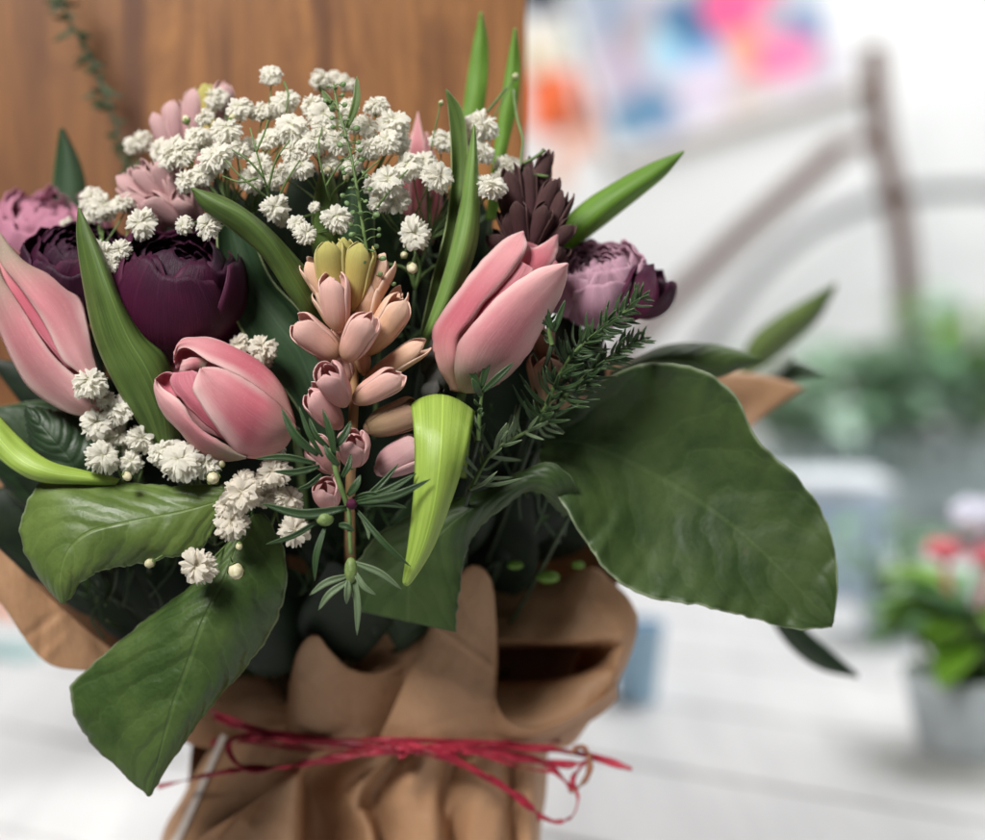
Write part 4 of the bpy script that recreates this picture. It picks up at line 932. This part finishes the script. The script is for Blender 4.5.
# the right-hand fold: an overhanging panel, a dark hollow and the bowl below it
k3 = lambda pts, zs: [(380 + x / 3, 560 + y / 3, z) for (x, y), z in zip(pts, zs)]
right = [
    k3([(280,95),(420,82),(520,68),(635,24),(692,62),(742,110),(772,162)], [-262,-258,-252,-226,-222,-224,-236]),
    k3([(280,150),(420,150),(512,150),(598,130),(682,132),(736,160),(773,185)], [-246,-242,-236,-212,-210,-214,-232]),
    k3([(280,226),(420,230),(500,234),(572,232),(652,226),(727,214),(770,218)], [-216,-212,-208,-200,-200,-206,-230]),
    k3([(280,238),(420,242),(505,246),(580,245),(660,238),(722,240),(764,244)], [-226,-224,-220,-210,-204,-203,-230]),
    k3([(280,285),(420,290),(510,285),(590,280),(664,272),(716,278),(754,276)], [-350,-350,-346,-330,-256,-203,-228]),
    k3([(280,352),(420,354),(510,350),(590,338),(660,318),(705,320),(736,322)], [-345,-342,-336,-316,-240,-200,-226]),
    k3([(290,372),(420,374),(510,368),(585,356),(652,338),(700,340),(724,344)], [-236,-232,-228,-218,-206,-199,-224]),
    k3([(290,430),(420,430),(510,420),(580,408),(640,398),(685,392),(704,388)], [-208,-204,-200,-196,-194,-198,-222]),
    k3([(330,500),(440,503),(500,498),(560,486),(610,474),(640,456),(656,446)], [-182,-176,-176,-180,-188,-200,-222]),
    k3([(330,560),(440,570),(490,570),(530,566),(560,560),(580,548),(590,540)], [-196,-198,-202,-206,-212,-220,-232])]
mb = MB(); mb.grid(surf(right, 150, 150, 1.8)); mb.build('right_fold', MAT['kraft'], pw, thick=.0004)
# gathered skirt below the tie
xs0 = [212,226,250,278,300,308,318,334,344,352,372,392,402,410,424,440,450,458,478,498,506,514,530,548]
zs0 = [-236,-220,-210,-205,-200,-226,-206,-184,-196,-214,-184,-172,-190,-214,-186,-176,-192,-212,-186,-186,-206,-216,-198,-240]
xs1 = [160,172,200,250,296,306,330,362,372,377,380,404,424,436,446,452,462,470,494,508,514,520,532,540]
zs1 = [-262,-214,-204,-190,-166,-280,-290,-208,-196,-214,-242,-196,-184,-184,-202,-232,-206,-190,-186,-204,-228,-212,-204,-256]
ys1 = [846,844,842,830,794,800,834]+[842]*17
r0 = [(x, 744, z) for x, z in zip(xs0, zs0)]
r1 = [(x0 * .5 + x1 * .5 + (2 if i % 3 else -2), 744 + (y1 - 744) * .5, z0 * .25 + z1 * .75) for i, (x0, z0, x1, z1, y1) in enumerate(zip(xs0, zs0, xs1, zs1, ys1))]
r2 = list(zip(xs1, ys1, zs1))
r3 = [(x + (x - 350) * .02, 950, z * .7 - 70) for x, z in zip(xs1, zs1)]
mb = MB(); mb.grid(surf([r0, r1, r2, r3], 220, 100, 2.0)); mb.build('skirt', MAT['kraft'], pw, thick=.0004)
# flap on the left; a pale strip paints the light along its fold
mb = MB(); mb.grid(surf([[(222,738,-204),(205,775,-206),(188,812,-206),(168,850,-206)], [(262,744,-192),(250,775,-190),(236,806,-190),(212,846,-192)], [(316,752,-184),(290,778,-178),(250,806,-176),(196,838,-184)]], 40, 30))
mb.build('flap', MAT['kraft'], pw, thick=.0005)
mb = MB(); mb.grid(surf([[(221,734,-200),(204,772,-202),(187,810,-202),(166,850,-202)], [(227,736,-197),(210,774,-198),(194,812,-198),(176,850,-198)]], 40, 6)); mb.build('lit_fold_edge', MAT['lit_edge'], pw, thick=.0006)

# raffia
rf = thing('raffia_tie', 'red raffia strands tied round the paper neck with loose looped ends', 'tie', W((400, 746, -170)))
def strand(pts, w, mat='raffia', name='strand', flat=.28, seed=0):
    P = W(spline(pts, 60)); n = len(P); mb = MB(); T = np.gradient(P, axis=0); T /= np.linalg.norm(T, axis=1)[:, None]
    tw = jig(n, .9, seed, 10); rings = []
    for i in range(n):
        a = unit(np.cross(T[i], FWD)); b = np.cross(T[i], a); a, b = a * math.cos(tw[i]) + b * math.sin(tw[i]), b * math.cos(tw[i]) - a * math.sin(tw[i])
        th = np.linspace(0, 2 * PI, 10, endpoint=False)[:, None]; rr = w * S * (1 + .2 * math.sin(i * .45 + seed) + .08 * math.sin(i * 1.9 + seed))
        rings.append(P[i] + rr * (np.cos(th) * a + flat * np.sin(th) * b) * (1 + .12 * np.cos(3 * th)))
    mb.grid(np.array(rings), closed=True); return mb.build(name, MAT[mat], rf)
strand([(212,711,-190),(232,720,-180),(262,730,-174),(310,739,-170),(370,745,-166),(450,746,-164),(530,748,-168),(580,754,-176),(632,769,-170)], 4.2, seed=1)
strand([(214,717,-188),(240,727,-178),(280,736,-171),(340,745,-166),(400,749,-162),(460,750,-162),(520,756,-166),(565,764,-172),(590,762,-170)], 4.0, seed=2)
strand([(158,787,-196),(190,779,-180),(225,772,-168),(262,768,-164),(310,763,-164),(360,755,-162),(410,749,-162),(470,747,-163),(545,748,-172)], 2.8, seed=3)
strand([(300,741,-168),(262,737,-168),(238,736,-168),(228,745,-164),(232,758,-162),(246,768,-160),(275,768,-160),(320,761,-161),(380,752,-160),(440,749,-160)], 4.6, seed=4)
strand([(380,746,-160),(420,748,-156),(450,756,-154),(480,772,-156),(510,791,-160),(534,811,-164),(541,818,-166)], 5.0, seed=5)
strand([(400,748,-158),(440,748,-156),(480,754,-158),(520,760,-164),(545,764,-170),(560,776,-172),(574,790,-170)], 4.0, seed=6)
strand([(538,815,-164),(556,822,-162),(572,816,-160),(578,798,-160),(573,780,-162),(580,768,-164),(590,758,-166)], 2.6, seed=7)
strand([(570,792,-164),(584,782,-158),(590,768,-158),(588,752,-162),(580,746,-166),(570,752,-170)], 3.6, 'raffia_brown', seed=8)
strand([(225,721,-182),(260,734,-174),(320,742,-166),(390,747,-160),(450,744,-162),(520,744,-166),(556,747,-176)], 1.6, seed=11)
strand([(250,742,-170),(300,748,-166),(360,750,-161),(410,746,-158),(470,752,-158),(515,766,-162),(552,772,-170)], 1.5, seed=12)
strand([(330,746,-162),(400,751,-157),(452,762,-154),(500,788,-158),(528,809,-162)], 1.6, seed=13)
strand([(392,739,-158),(402,745,-153),(406,752,-153),(400,758,-158)], 3.0, seed=14)
strand([(384,742,-160),(398,748,-153),(412,751,-153),(424,748,-158)], 2.6, seed=15)
strand([(560,742,-195),(500,742,-172),(420,740,-168),(340,739,-172),(260,740,-190),(215,742,-220),(200,745,-300),(260,748,-400),(400,748,-405),(530,745,-340),(562,742,-240)], 3.2, seed=9)

# ------------------------------------------------------------------ board, table, room
bd = thing('wooden_board', 'upright brown plank board standing close behind the flowers', 'board', W((300, 900, -470)))
o = W((300, 200, -440)); kx = (D0 + 440 * S) / F
def bx(x0, x1, y0, y1, dz0, dz1, name, mb=None, mi=0):
    """vertical panel, plumb in the world"""
    a = WD(x0, y0, D0 + 440 * S); b = WD(x1, y1, D0 + 440 * S)
    Yf = 0.764
    m_ = mb or MB(); m_.box(((a[0] + b[0]) / 2, Yf + (dz0 + dz1) / 2, (a[2] + b[2]) / 2), ((b[0] - a[0]) / 2, abs(dz1 - dz0) / 2, (a[2] - b[2]) / 2), mi=mi); return m_
mb = MB()
for x0, x1, d in ((-260,526,0),): bx(x0, x1, -420, 470, d, d + .016, 'plank', mb, 0)
mb.build('planks', MAT['wood'], bd, smooth=False, bevel=.0015)
mb = MB(); mb.box((-.055, .7935, .14), (.018, .010, .14)); mb.build('post', MAT['wood'], bd, smooth=False, bevel=.001)
mb = MB(); mb.box((-.055, .80, .006), (.07, .05, .006)); mb.build('foot', MAT['wood'], bd, smooth=False, bevel=.001)

MAT['table'] = m_plain('white_painted_wood', (.60, .60, .605), (.70, .70, .70), 30, .5, .35, 0, .15, 200, stretch=(1, .1, 1))
MAT['wall'] = m_plain('white_wall_paint', (.80, .80, .80), (.84, .84, .83), 4, .7, .2, 0, .1, 300)
MAT['floor'] = m_plain('grey_floor', (.45, .47, .48), (.55, .57, .58), 3, .5, .3, 0, .1, 100)
tb = thing('table', 'white painted plank table under the bouquet', 'table', (0.28, 1.02, -.75))
th = math.radians(-31); ux = np.array([math.cos(th), math.sin(th), 0]); un = np.array([-math.sin(th), math.cos(th), 0]); uz = np.array([0, 0, 1.0])
mb = MB()
for i in range(10):
    d0 = .33 + i * .142
    mb.box(un * (d0 + .07) + ux * .0 + uz * -.015, (1.4, .0690, .015), [ux, un, uz])
mb.build('tabletop', MAT['table'], tb, smooth=False, bevel=.002)
for sx in (-1.3, 1.3):
    for d in (.40, 1.68):
        mb = MB(); mb.box(un * d + ux * sx + uz * -.39, (.03, .03, .36), [ux, un, uz]); mb.build('leg', MAT['table'], tb, smooth=False, bevel=.003)
mb = MB(); mb.box((.5, 2.78, .8), (4.0, .05, 1.75)); tag(mb.build('wall', MAT['wall'], smooth=False, origin=(.5, 2.78, -.95)), 'white wall at the back of the room', 'wall', None, 'structure')
mb = MB(); mb.box((.5, 1.0, -.80), (4.0, 3.0, .05)); tag(mb.build('floor', MAT['floor'], smooth=False, origin=(.5, 1, -.8)), 'grey floor under the table', 'floor', None, 'structure')

# ---- blurred things behind
def flat_mat(name, c, rough=.55, var=.15):
    if name not in MAT: MAT[name] = m_plain(name, tuple(k * (1 - var) for k in c), tuple(min(1, k * (1 + var)) for k in c), 25, rough, .3, 0, .1)
    return MAT[name]
WY = 2.73
def on_wall(x, y): 
    v = FWD + (x - 492.5) / F * RGT + (420 - y) / F * UPV; return CAM + v * (WY / v[1])
CG = 'coloured cards pinned on the wall'
for (x, y, w, h, rot, c, nm, lab) in [
    (552,102,46,60,6,(.85,.16,.05),'orange_paper','orange card on the wall just right of the board'),
    (604,84,36,64,-4,(.82,.16,.13),'coral_paper','coral red card right of the orange one'),
    (602,24,64,52,3,(.35,.68,.55),'mint_paper','mint green card above the coral one'),
    (540,54,34,40,0,(.72,.62,.46),'cream_paper','cream card above the orange one'),
    (548,-6,60,36,2,(.04,.05,.08),'navy_paper','dark navy card at the top by the board edge'),
    (578,128,26,50,12,(.86,.42,.30),'salmon_paper','pale salmon card below the coral one'),
    (560,168,20,40,0,(.80,.48,.36),'peach_paper','small peach strip of card lowest on the wall')]:
    c0 = on_wall(x, y); kk = (WY / math.cos(PITCH)) / F; a = math.radians(rot)
    ax = [np.array([math.cos(a), 0, math.sin(a)]), np.array([0, 1.0, 0]), np.array([-math.sin(a), 0, math.cos(a)])]
    mb = MB(); mb.box(c0 - (0, .003, 0), (w / 2 * kk, .002, h / 2 * kk), ax)
    tag(mb.build('wall_card', flat_mat(nm, c), smooth=False, bevel=.0005, origin=c0), lab, 'card', CG)
# painting
t = NT('flower_painting'); u, v, uv = t.uv()
sx, sy = t.math('MULTIPLY', u, 275), t.math('MULTIPLY', v, 230)
wob = t.noise(t.scaled(uv, (7, 7, 1)), 1.0, 3, .6)
c = t.mix(t.rng(wob, .35, .65), (.40, .42, .54), (.66, .58, .64))
for (bx_, by_, br, bc) in [(q_[0], q_[1] - 26, q_[2] * 1.08, q_[3]) for q_ in [(45,48,44,(.10,.26,.42)),(20,60,26,(.14,.28,.42)),(70,25,30,(.35,.38,.55)),(25,110,38,(.50,.42,.52)),(60,140,30,(.42,.34,.36)),(95,112,34,(.40,.66,.78)),(120,100,30,(.22,.45,.75)),(125,140,42,(.06,.16,.30)),(115,60,40,(.70,.62,.74)),
                           (165,135,40,(.86,.10,.26)),(195,150,44,(.88,.12,.30)),(180,80,30,(.90,.16,.28)),(205,78,34,(.88,.22,.42)),(160,90,20,(.85,.38,.22)),(200,112,20,(.42,.42,.46)),(232,100,26,(.18,.26,.45)),(245,130,30,(.55,.60,.64)),(150,40,30,(.62,.50,.46)),(30,180,50,(.30,.35,.45)),(120,200,50,(.65,.60,.62)),(210,205,40,(.80,.30,.42)),(60,235,60,(.42,.40,.48)),(190,235,50,(.80,.20,.34))]]:
    d = t.math('SQRT', t.math('ADD', t.math('POWER', t.math('SUBTRACT', sx, bx_), 2), t.math('POWER', t.math('SUBTRACT', sy, by_), 2)))
    d = t.math('ADD', d, t.math('MULTIPLY', t.math('SUBTRACT', wob, .5), 26))
    c = t.mix(t.rng(d, br * .62, br * .95, 1, 0), c, bc)
ed_ = t.math('MINIMUM', t.math('MINIMUM', t.math('MULTIPLY', sx, 1.0), t.math('SUBTRACT', 260, sx)), sy)
ed_ = t.math('ADD', ed_, t.math('MULTIPLY', t.math('SUBTRACT', wob, .5), 60))
c = t.mix(t.rng(ed_, 0, 18, 1, 0), c, (.82, .82, .82))
MAT['painting'] = t.finish(c, .5, .3)
a = math.radians(17); kk = (WY / math.cos(PITCH)) / F
ax = [np.array([math.cos(a), 0, math.sin(a)]), np.array([0, 1.0, 0]), np.array([-math.sin(a), 0, math.cos(a)])]
bl = on_wall(612, 160) - (0, .012, 0)
ctr = bl + ax[0] * 130 * kk + ax[2] * 115 * kk
pt = thing('painting', 'colourful abstract flower painting hung crooked at the top of the wall', 'painting', ctr)
mb = MB(); mb.box(ctr, (130 * kk, .008, 115 * kk), ax); mb.build('canvas', MAT['painting'], pt, smooth=False)
mb = MB(); mb.box(ctr - ax[2] * 119 * kk - (0, .004, 0), (132 * kk, .009, 2.4 * kk), ax); mb.build('frame', flat_mat('pale_frame', (.62, .50, .44)), pt, smooth=False, bevel=.002)

# bent wooden stand
bs = thing('bentwood_stand', 'brown bent-wood frame with a grey arched rail, blurred at the right', 'stand', (.55, 2.32, .035))
d = 2.32; pp = lambda pts, dd=0: np.array([WD(x, y, d + dd) for x, y in pts])
brown = flat_mat('brown_bentwood', (.085, .024, .008)); grey = flat_mat('grey_metal', (.10, .105, .11))
k = d / F
foot = WD(916, 470, d); foot[2] = .036
P = spline(np.vstack([pp([(872,46),(876,90),(881,140),(893,190),(902,240),(907,300),(911,370)]), foot[None]]), 50)
mb = MB(); mb.tube(P, 12 * k, 10); mb.build('post', brown, bs)
mb = MB(); mb.tube(spline(pp([(842,146),(800,184),(745,232),(700,275),(655,318),(600,380)]), 30), 11 * k, 10); mb.tube(spline(pp([(842,146),(862,142),(880,140)]), 8), 7 * k, 8); mb.build('brace', brown, bs)
mb = MB(); mb.tube(spline(pp([(700,350),(735,302),(770,262),(812,228),(860,206),(910,194),(985,190),(1060,196)], .02), 40), 7 * k, 10); mb.build('arched_rail', grey, bs)
e = WD(1060, 196, d + .02); f2 = e.copy(); f2[2] = .036
mb = MB(); mb.tube(np.array([e, f2]), 8 * k, 10); mb.build('rear_leg', grey, bs)
e = WD(600, 380, d); f2 = e.copy(); f2[2] = -.75
mb = MB(); mb.tube(np.array([e, f2]), 8 * k, 10); mb.build('front_leg', brown, bs)
e = WD(700, 350, d + .02); f2 = e.copy(); f2[2] = -.75
mb = MB(); mb.tube(np.array([e, f2]), 7 * k, 10); mb.build('front_leg', grey, bs)
# side bench
X0 = .42; sb = thing('side_bench', 'pale grey bench behind the table at the right', 'bench', (.9, 2.3, -.75))
mb = MB(); mb.box((1.05, 2.30, .01), (.66, .18, .025)); mb.build('bench_top', flat_mat('bench_grey', (.46, .55, .56)), sb, smooth=False, bevel=.004)
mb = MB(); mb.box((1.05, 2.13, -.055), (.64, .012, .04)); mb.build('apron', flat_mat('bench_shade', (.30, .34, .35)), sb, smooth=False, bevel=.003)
for x in (.46, 1.64):
    for y in (2.16, 2.44):
        mb = MB(); mb.box((x, y, -.3825), (.025, .025, .3675)); mb.build('leg', flat_mat('bench_grey', (.46, .55, .56)), sb, smooth=False, bevel=.003)

def leafy(name, label, base, n, h, spread, cols, size, seed, pot=None, pot_c=(.6, .7, .68), group=None, flower=None):
    """small potted plant: base = world point on its support"""
    r = np.random.default_rng(seed); base = np.array(base, float)
    root = thing(name, label, 'plant', base, group)
    ph, pr = pot
    mb = MB(); prf = np.array([(0, 0), (pr * .72, 0), (pr * .75, ph * .1), (pr * .95, ph * .8), (pr, ph * .86), (pr, ph), (pr * .9, ph), (pr * .86, ph * .85), (0, ph * .82)])
    a_ = np.linspace(0, 2 * PI, 28, endpoint=False)
    G = np.array([[base + (q_[0] * math.cos(x), q_[0] * math.sin(x), q_[1]) for x in a_] for q_ in prf]); mb.grid(G, closed=True)
    mb.build('pot', flat_mat('pot_%d' % seed, pot_c), root)
    st = MB(); top = base + (0, 0, ph * .8)
    lv = [MB() for _ in cols]
    for i in range(n):
        a = r.uniform(0, 2 * PI); e = top + np.array([math.cos(a) * spread * r.uniform(.1, 1), math.sin(a) * spread * r.uniform(.1, 1), h * r.uniform(.25, 1)])
        st.tube(spline([top, (top + e) / 2 + r.normal(0, .006, 3), e], 7), .0016, 5)
        dv = unit(np.array([math.cos(a), math.sin(a), r.uniform(-.2, .8)])); sd_ = unit(np.cross(dv, [0, 0, 1.0])); up = np.cross(sd_, dv); L = size * r.uniform(.7, 1.3)
        s = np.linspace(0, 1, 12)[:, None]; tt = np.linspace(-1, 1, 7)[None, :]
        w = L * .30 * np.sin(PI * np.clip(s * .93 + .05, 0, 1)) ** .8
        lv[i % len(cols)].grid(e + (s * L)[..., None] * np.ones_like(tt)[..., None] * dv + (w * tt)[..., None] * sd_ + (.12 * L * np.abs(tt) * np.sin(PI * s) - .25 * L * s ** 2)[..., None] * up)
    st.build('stems', MAT['stem'], root)
    for j, l in enumerate(lv): l.build('foliage', cols[j], root, thick=.0006)
    if flower:
        for (off, rad, mts, sdd) in flower:
            c = base + np.array(off); fm = MB()
            for k in range(14):
                a = k * 2.4; q_ = k / 14; dv = unit(np.array([math.cos(a), math.sin(a), .3 + 1.2 * (1 - q_)])); s_ = unit(np.cross(dv, [0, 0, 1.0])); u_ = np.cross(s_, dv)
                s = np.linspace(0, 1, 8)[:, None]; tt = np.linspace(-1, 1, 7)[None, :]; w = rad * .55 * np.sin(PI * np.clip(s * .8 + .1, 0, 1))
                fm.grid(c + (s * rad)[..., None] * dv * np.ones_like(tt)[..., None] + (w * tt)[..., None] * s_ + (.2 * rad * tt ** 2 * s)[..., None] * u_)
            fm.tube(spline([top, (top + c) / 2, c], 6), .002, 6); fm.build('flower', mts, root, thick=.0005)
    return root
g1 = m_strap('plant_green', (.22, .44, .26), (.32, .56, .36), trans=.4); g2 = m_strap('plant_lime', (.18, .40, .03), (.26, .52, .05), trans=.35); g3 = m_strap('plant_mint', (.56, .76, .66), (.68, .84, .76), trans=.4)
PG = 'potted plants behind the bouquet'
bz = .035
for (x, yb, dd, n, h, sp_, cols, sz, sd_, pot, pc, lab) in [
    (800, 0, 2.19, 70, .10, .10, [g3, g3, g3, g1], .06, 56, (.05, .045), (.66, .78, .76), 'pale mint potted plant on the bench, nearest to the bouquet'),
    (866, 0, 2.20, 70, .12, .085, [g3, g3, g3, g1], .055, 51, (.055, .045), (.62, .74, .72), 'mint-leaved potted plant on the bench, left of the brown post'),
    (912, 0, 2.18, 60, .13, .06, [g3, g1, g3], .055, 52, (.06, .04), (.50, .58, .56), 'green potted plant on the bench right in front of the brown post'),
    (978, 0, 2.20, 70, .19, .09, [g2, g3], .06, 53, (.055, .05), (.66, .74, .74), 'lime green potted plant on the bench at the right photo edge')]:
    p = WD(x, 420, dd); leafy('potted_plant', lab, (p[0], dd, bz), n, h, sp_, cols, sz, sd_, pot, pc, PG)
def on_table(x, y):
    v = FWD + (x - 492.5) / F * RGT + (420 - y) / F * UPV; return CAM + v * (-CAM[2] / v[2])
p = on_table(962, 748)
leafy('potted_plant', 'bright green potted plant with red and white bloom in a grey pot on the table', p, 60, .06, .035, [g2, g2, g1], .042, 54, (.050, .038), (.56, .62, .65), PG,
      flower=[((-.014, 0, .120), .016, flat_mat('red_pink_bloom', (.82, .22, .28)), 1), ((.012, .01, .135), .026, flat_mat('pale_bloom', (.75, .75, .85)), 2), ((.014, -.004, .116), .017, flat_mat('red_pink_bloom', (.82, .22, .28)), 3)])
p = on_table(888, 640)
leafy('potted_plant', 'slender green seedling in a pale pot on the table, right of the huge leaf', p, 16, .075, .03, [g1, g3], .04, 55, (.035, .026), (.45, .55, .62), PG)
# pale blue box and cup
p = on_table(838, 600); mb = MB(); bxr = thing('gift_box', 'pale blue box on the table behind the huge right leaf', 'box', p)
mb.box(p + (0, .06, .048), (.05, .05, .048)); mb.build('box_body', flat_mat('pale_blue_card', (.52, .66, .80)), bxr, smooth=False, bevel=.002)
mb = MB(); mb.box(p + (0, .06, .103), (.053, .053, .0068)); mb.build('lid', flat_mat('white_card', (.75, .80, .84)), bxr, smooth=False, bevel=.002)
p = on_table(636, 700); cp = thing('paper_cup', 'light blue cup just behind the paper collar on the right', 'cup', p)
mb = MB(); a_ = np.linspace(0, 2 * PI, 28, endpoint=False)
mb.grid(np.array([[p + (q_[0] * math.cos(x), q_[0] * math.sin(x) , q_[1]) for x in a_] for q_ in ((0, .0), (.014, 0), (.020, .055), (.0215, .056), (.019, .054), (.013, .004), (0, .003))]), closed=True)
mb.build('cup_body', flat_mat('light_blue_paper', (.46, .68, .86)), cp)
for (x, y, c, nm, lab) in [(14, 612, (.86, .28, .10), 'orange_tag', 'orange paper tag on the table by the left paper wing'), (12, 655, (.35, .52, .52), 'teal_tag', 'dull teal paper tag on the table at the left photo edge')]:
    p = on_table(x, y); tg_ = MB(); tg_.box(p + (0, 0, .004), (.022, .014, .004), [ux, un, uz]); tag(tg_.build('paper_tag', flat_mat(nm, c), smooth=False, bevel=.001, origin=p), lab, 'tag')

# ------------------------------------------------------------------ light
def area(name, loc, target, size, power, col=(1, 1, 1), sy=None):
    l = bpy.data.lights.new(name, 'AREA'); l.energy = power; l.color = col; l.size = size
    if sy: l.shape = 'RECTANGLE'; l.size_y = sy
    o = bpy.data.objects.new(name, l); COL.objects.link(o); o.location = loc
    o.rotation_euler = (Vector(target) - Vector(loc)).to_track_quat('-Z', 'Y').to_euler(); return o
area('key_light', (-.46, -.06, 1.0), (-.05, .66, .20), .34, 20, (1, .975, .94))  # unseen key lamp, added upper front left as main light on the bouquet
area('shop_light', (.9, .9, 1.5), (.0, .75, .1), .7, 6, (1, .98, .95))
area('back_light', (.55, 1.9, 1.9), (.40, 2.7, .35), 1.2, 35, (1, 1, 1))  # unseen lamp added to overexpose the back wall
area('bench_fill_light', (.75, 1.35, 1.35), (.75, 2.1, .1), .9, 9, (.98, .99, 1))  # unseen lamp added to brighten the bench plants and the stand
w = bpy.data.worlds.new('World'); scn.world = w; w.use_nodes = True
w.node_tree.nodes['Background'].inputs[0].default_value = (.92, .96, 1, 1); w.node_tree.nodes['Background'].inputs[1].default_value = .05

# ------------------------------------------------------------------ camera
cam = bpy.data.cameras.new('camera'); co = bpy.data.objects.new('camera', cam); COL.objects.link(co); scn.camera = co
co.location = tuple(CAM); co.rotation_euler = (PI / 2 - PITCH, 0, 0)
cam.sensor_width = 36; cam.sensor_fit = 'HORIZONTAL'; cam.lens = 36 * F / 985; cam.clip_start = .02; cam.clip_end = 100
cam.dof.use_dof = True; cam.dof.focus_distance = D0 - 28 * S; cam.dof.aperture_fstop = 3.1
scn.render.resolution_x = 1024; scn.render.resolution_y = 873
scn.view_settings.view_transform = 'Standard'; scn.view_settings.look = 'None'; scn.view_settings.gamma = 1; scn.view_settings.exposure = 0
scn.render.engine = 'CYCLES'
scn.cycles.use_denoising = True
scn.cycles.max_bounces = 10; scn.cycles.diffuse_bounces = 6; scn.cycles.transmission_bounces = 6
for o in bpy.data.objects:
    if '_o' in o: del o['_o']
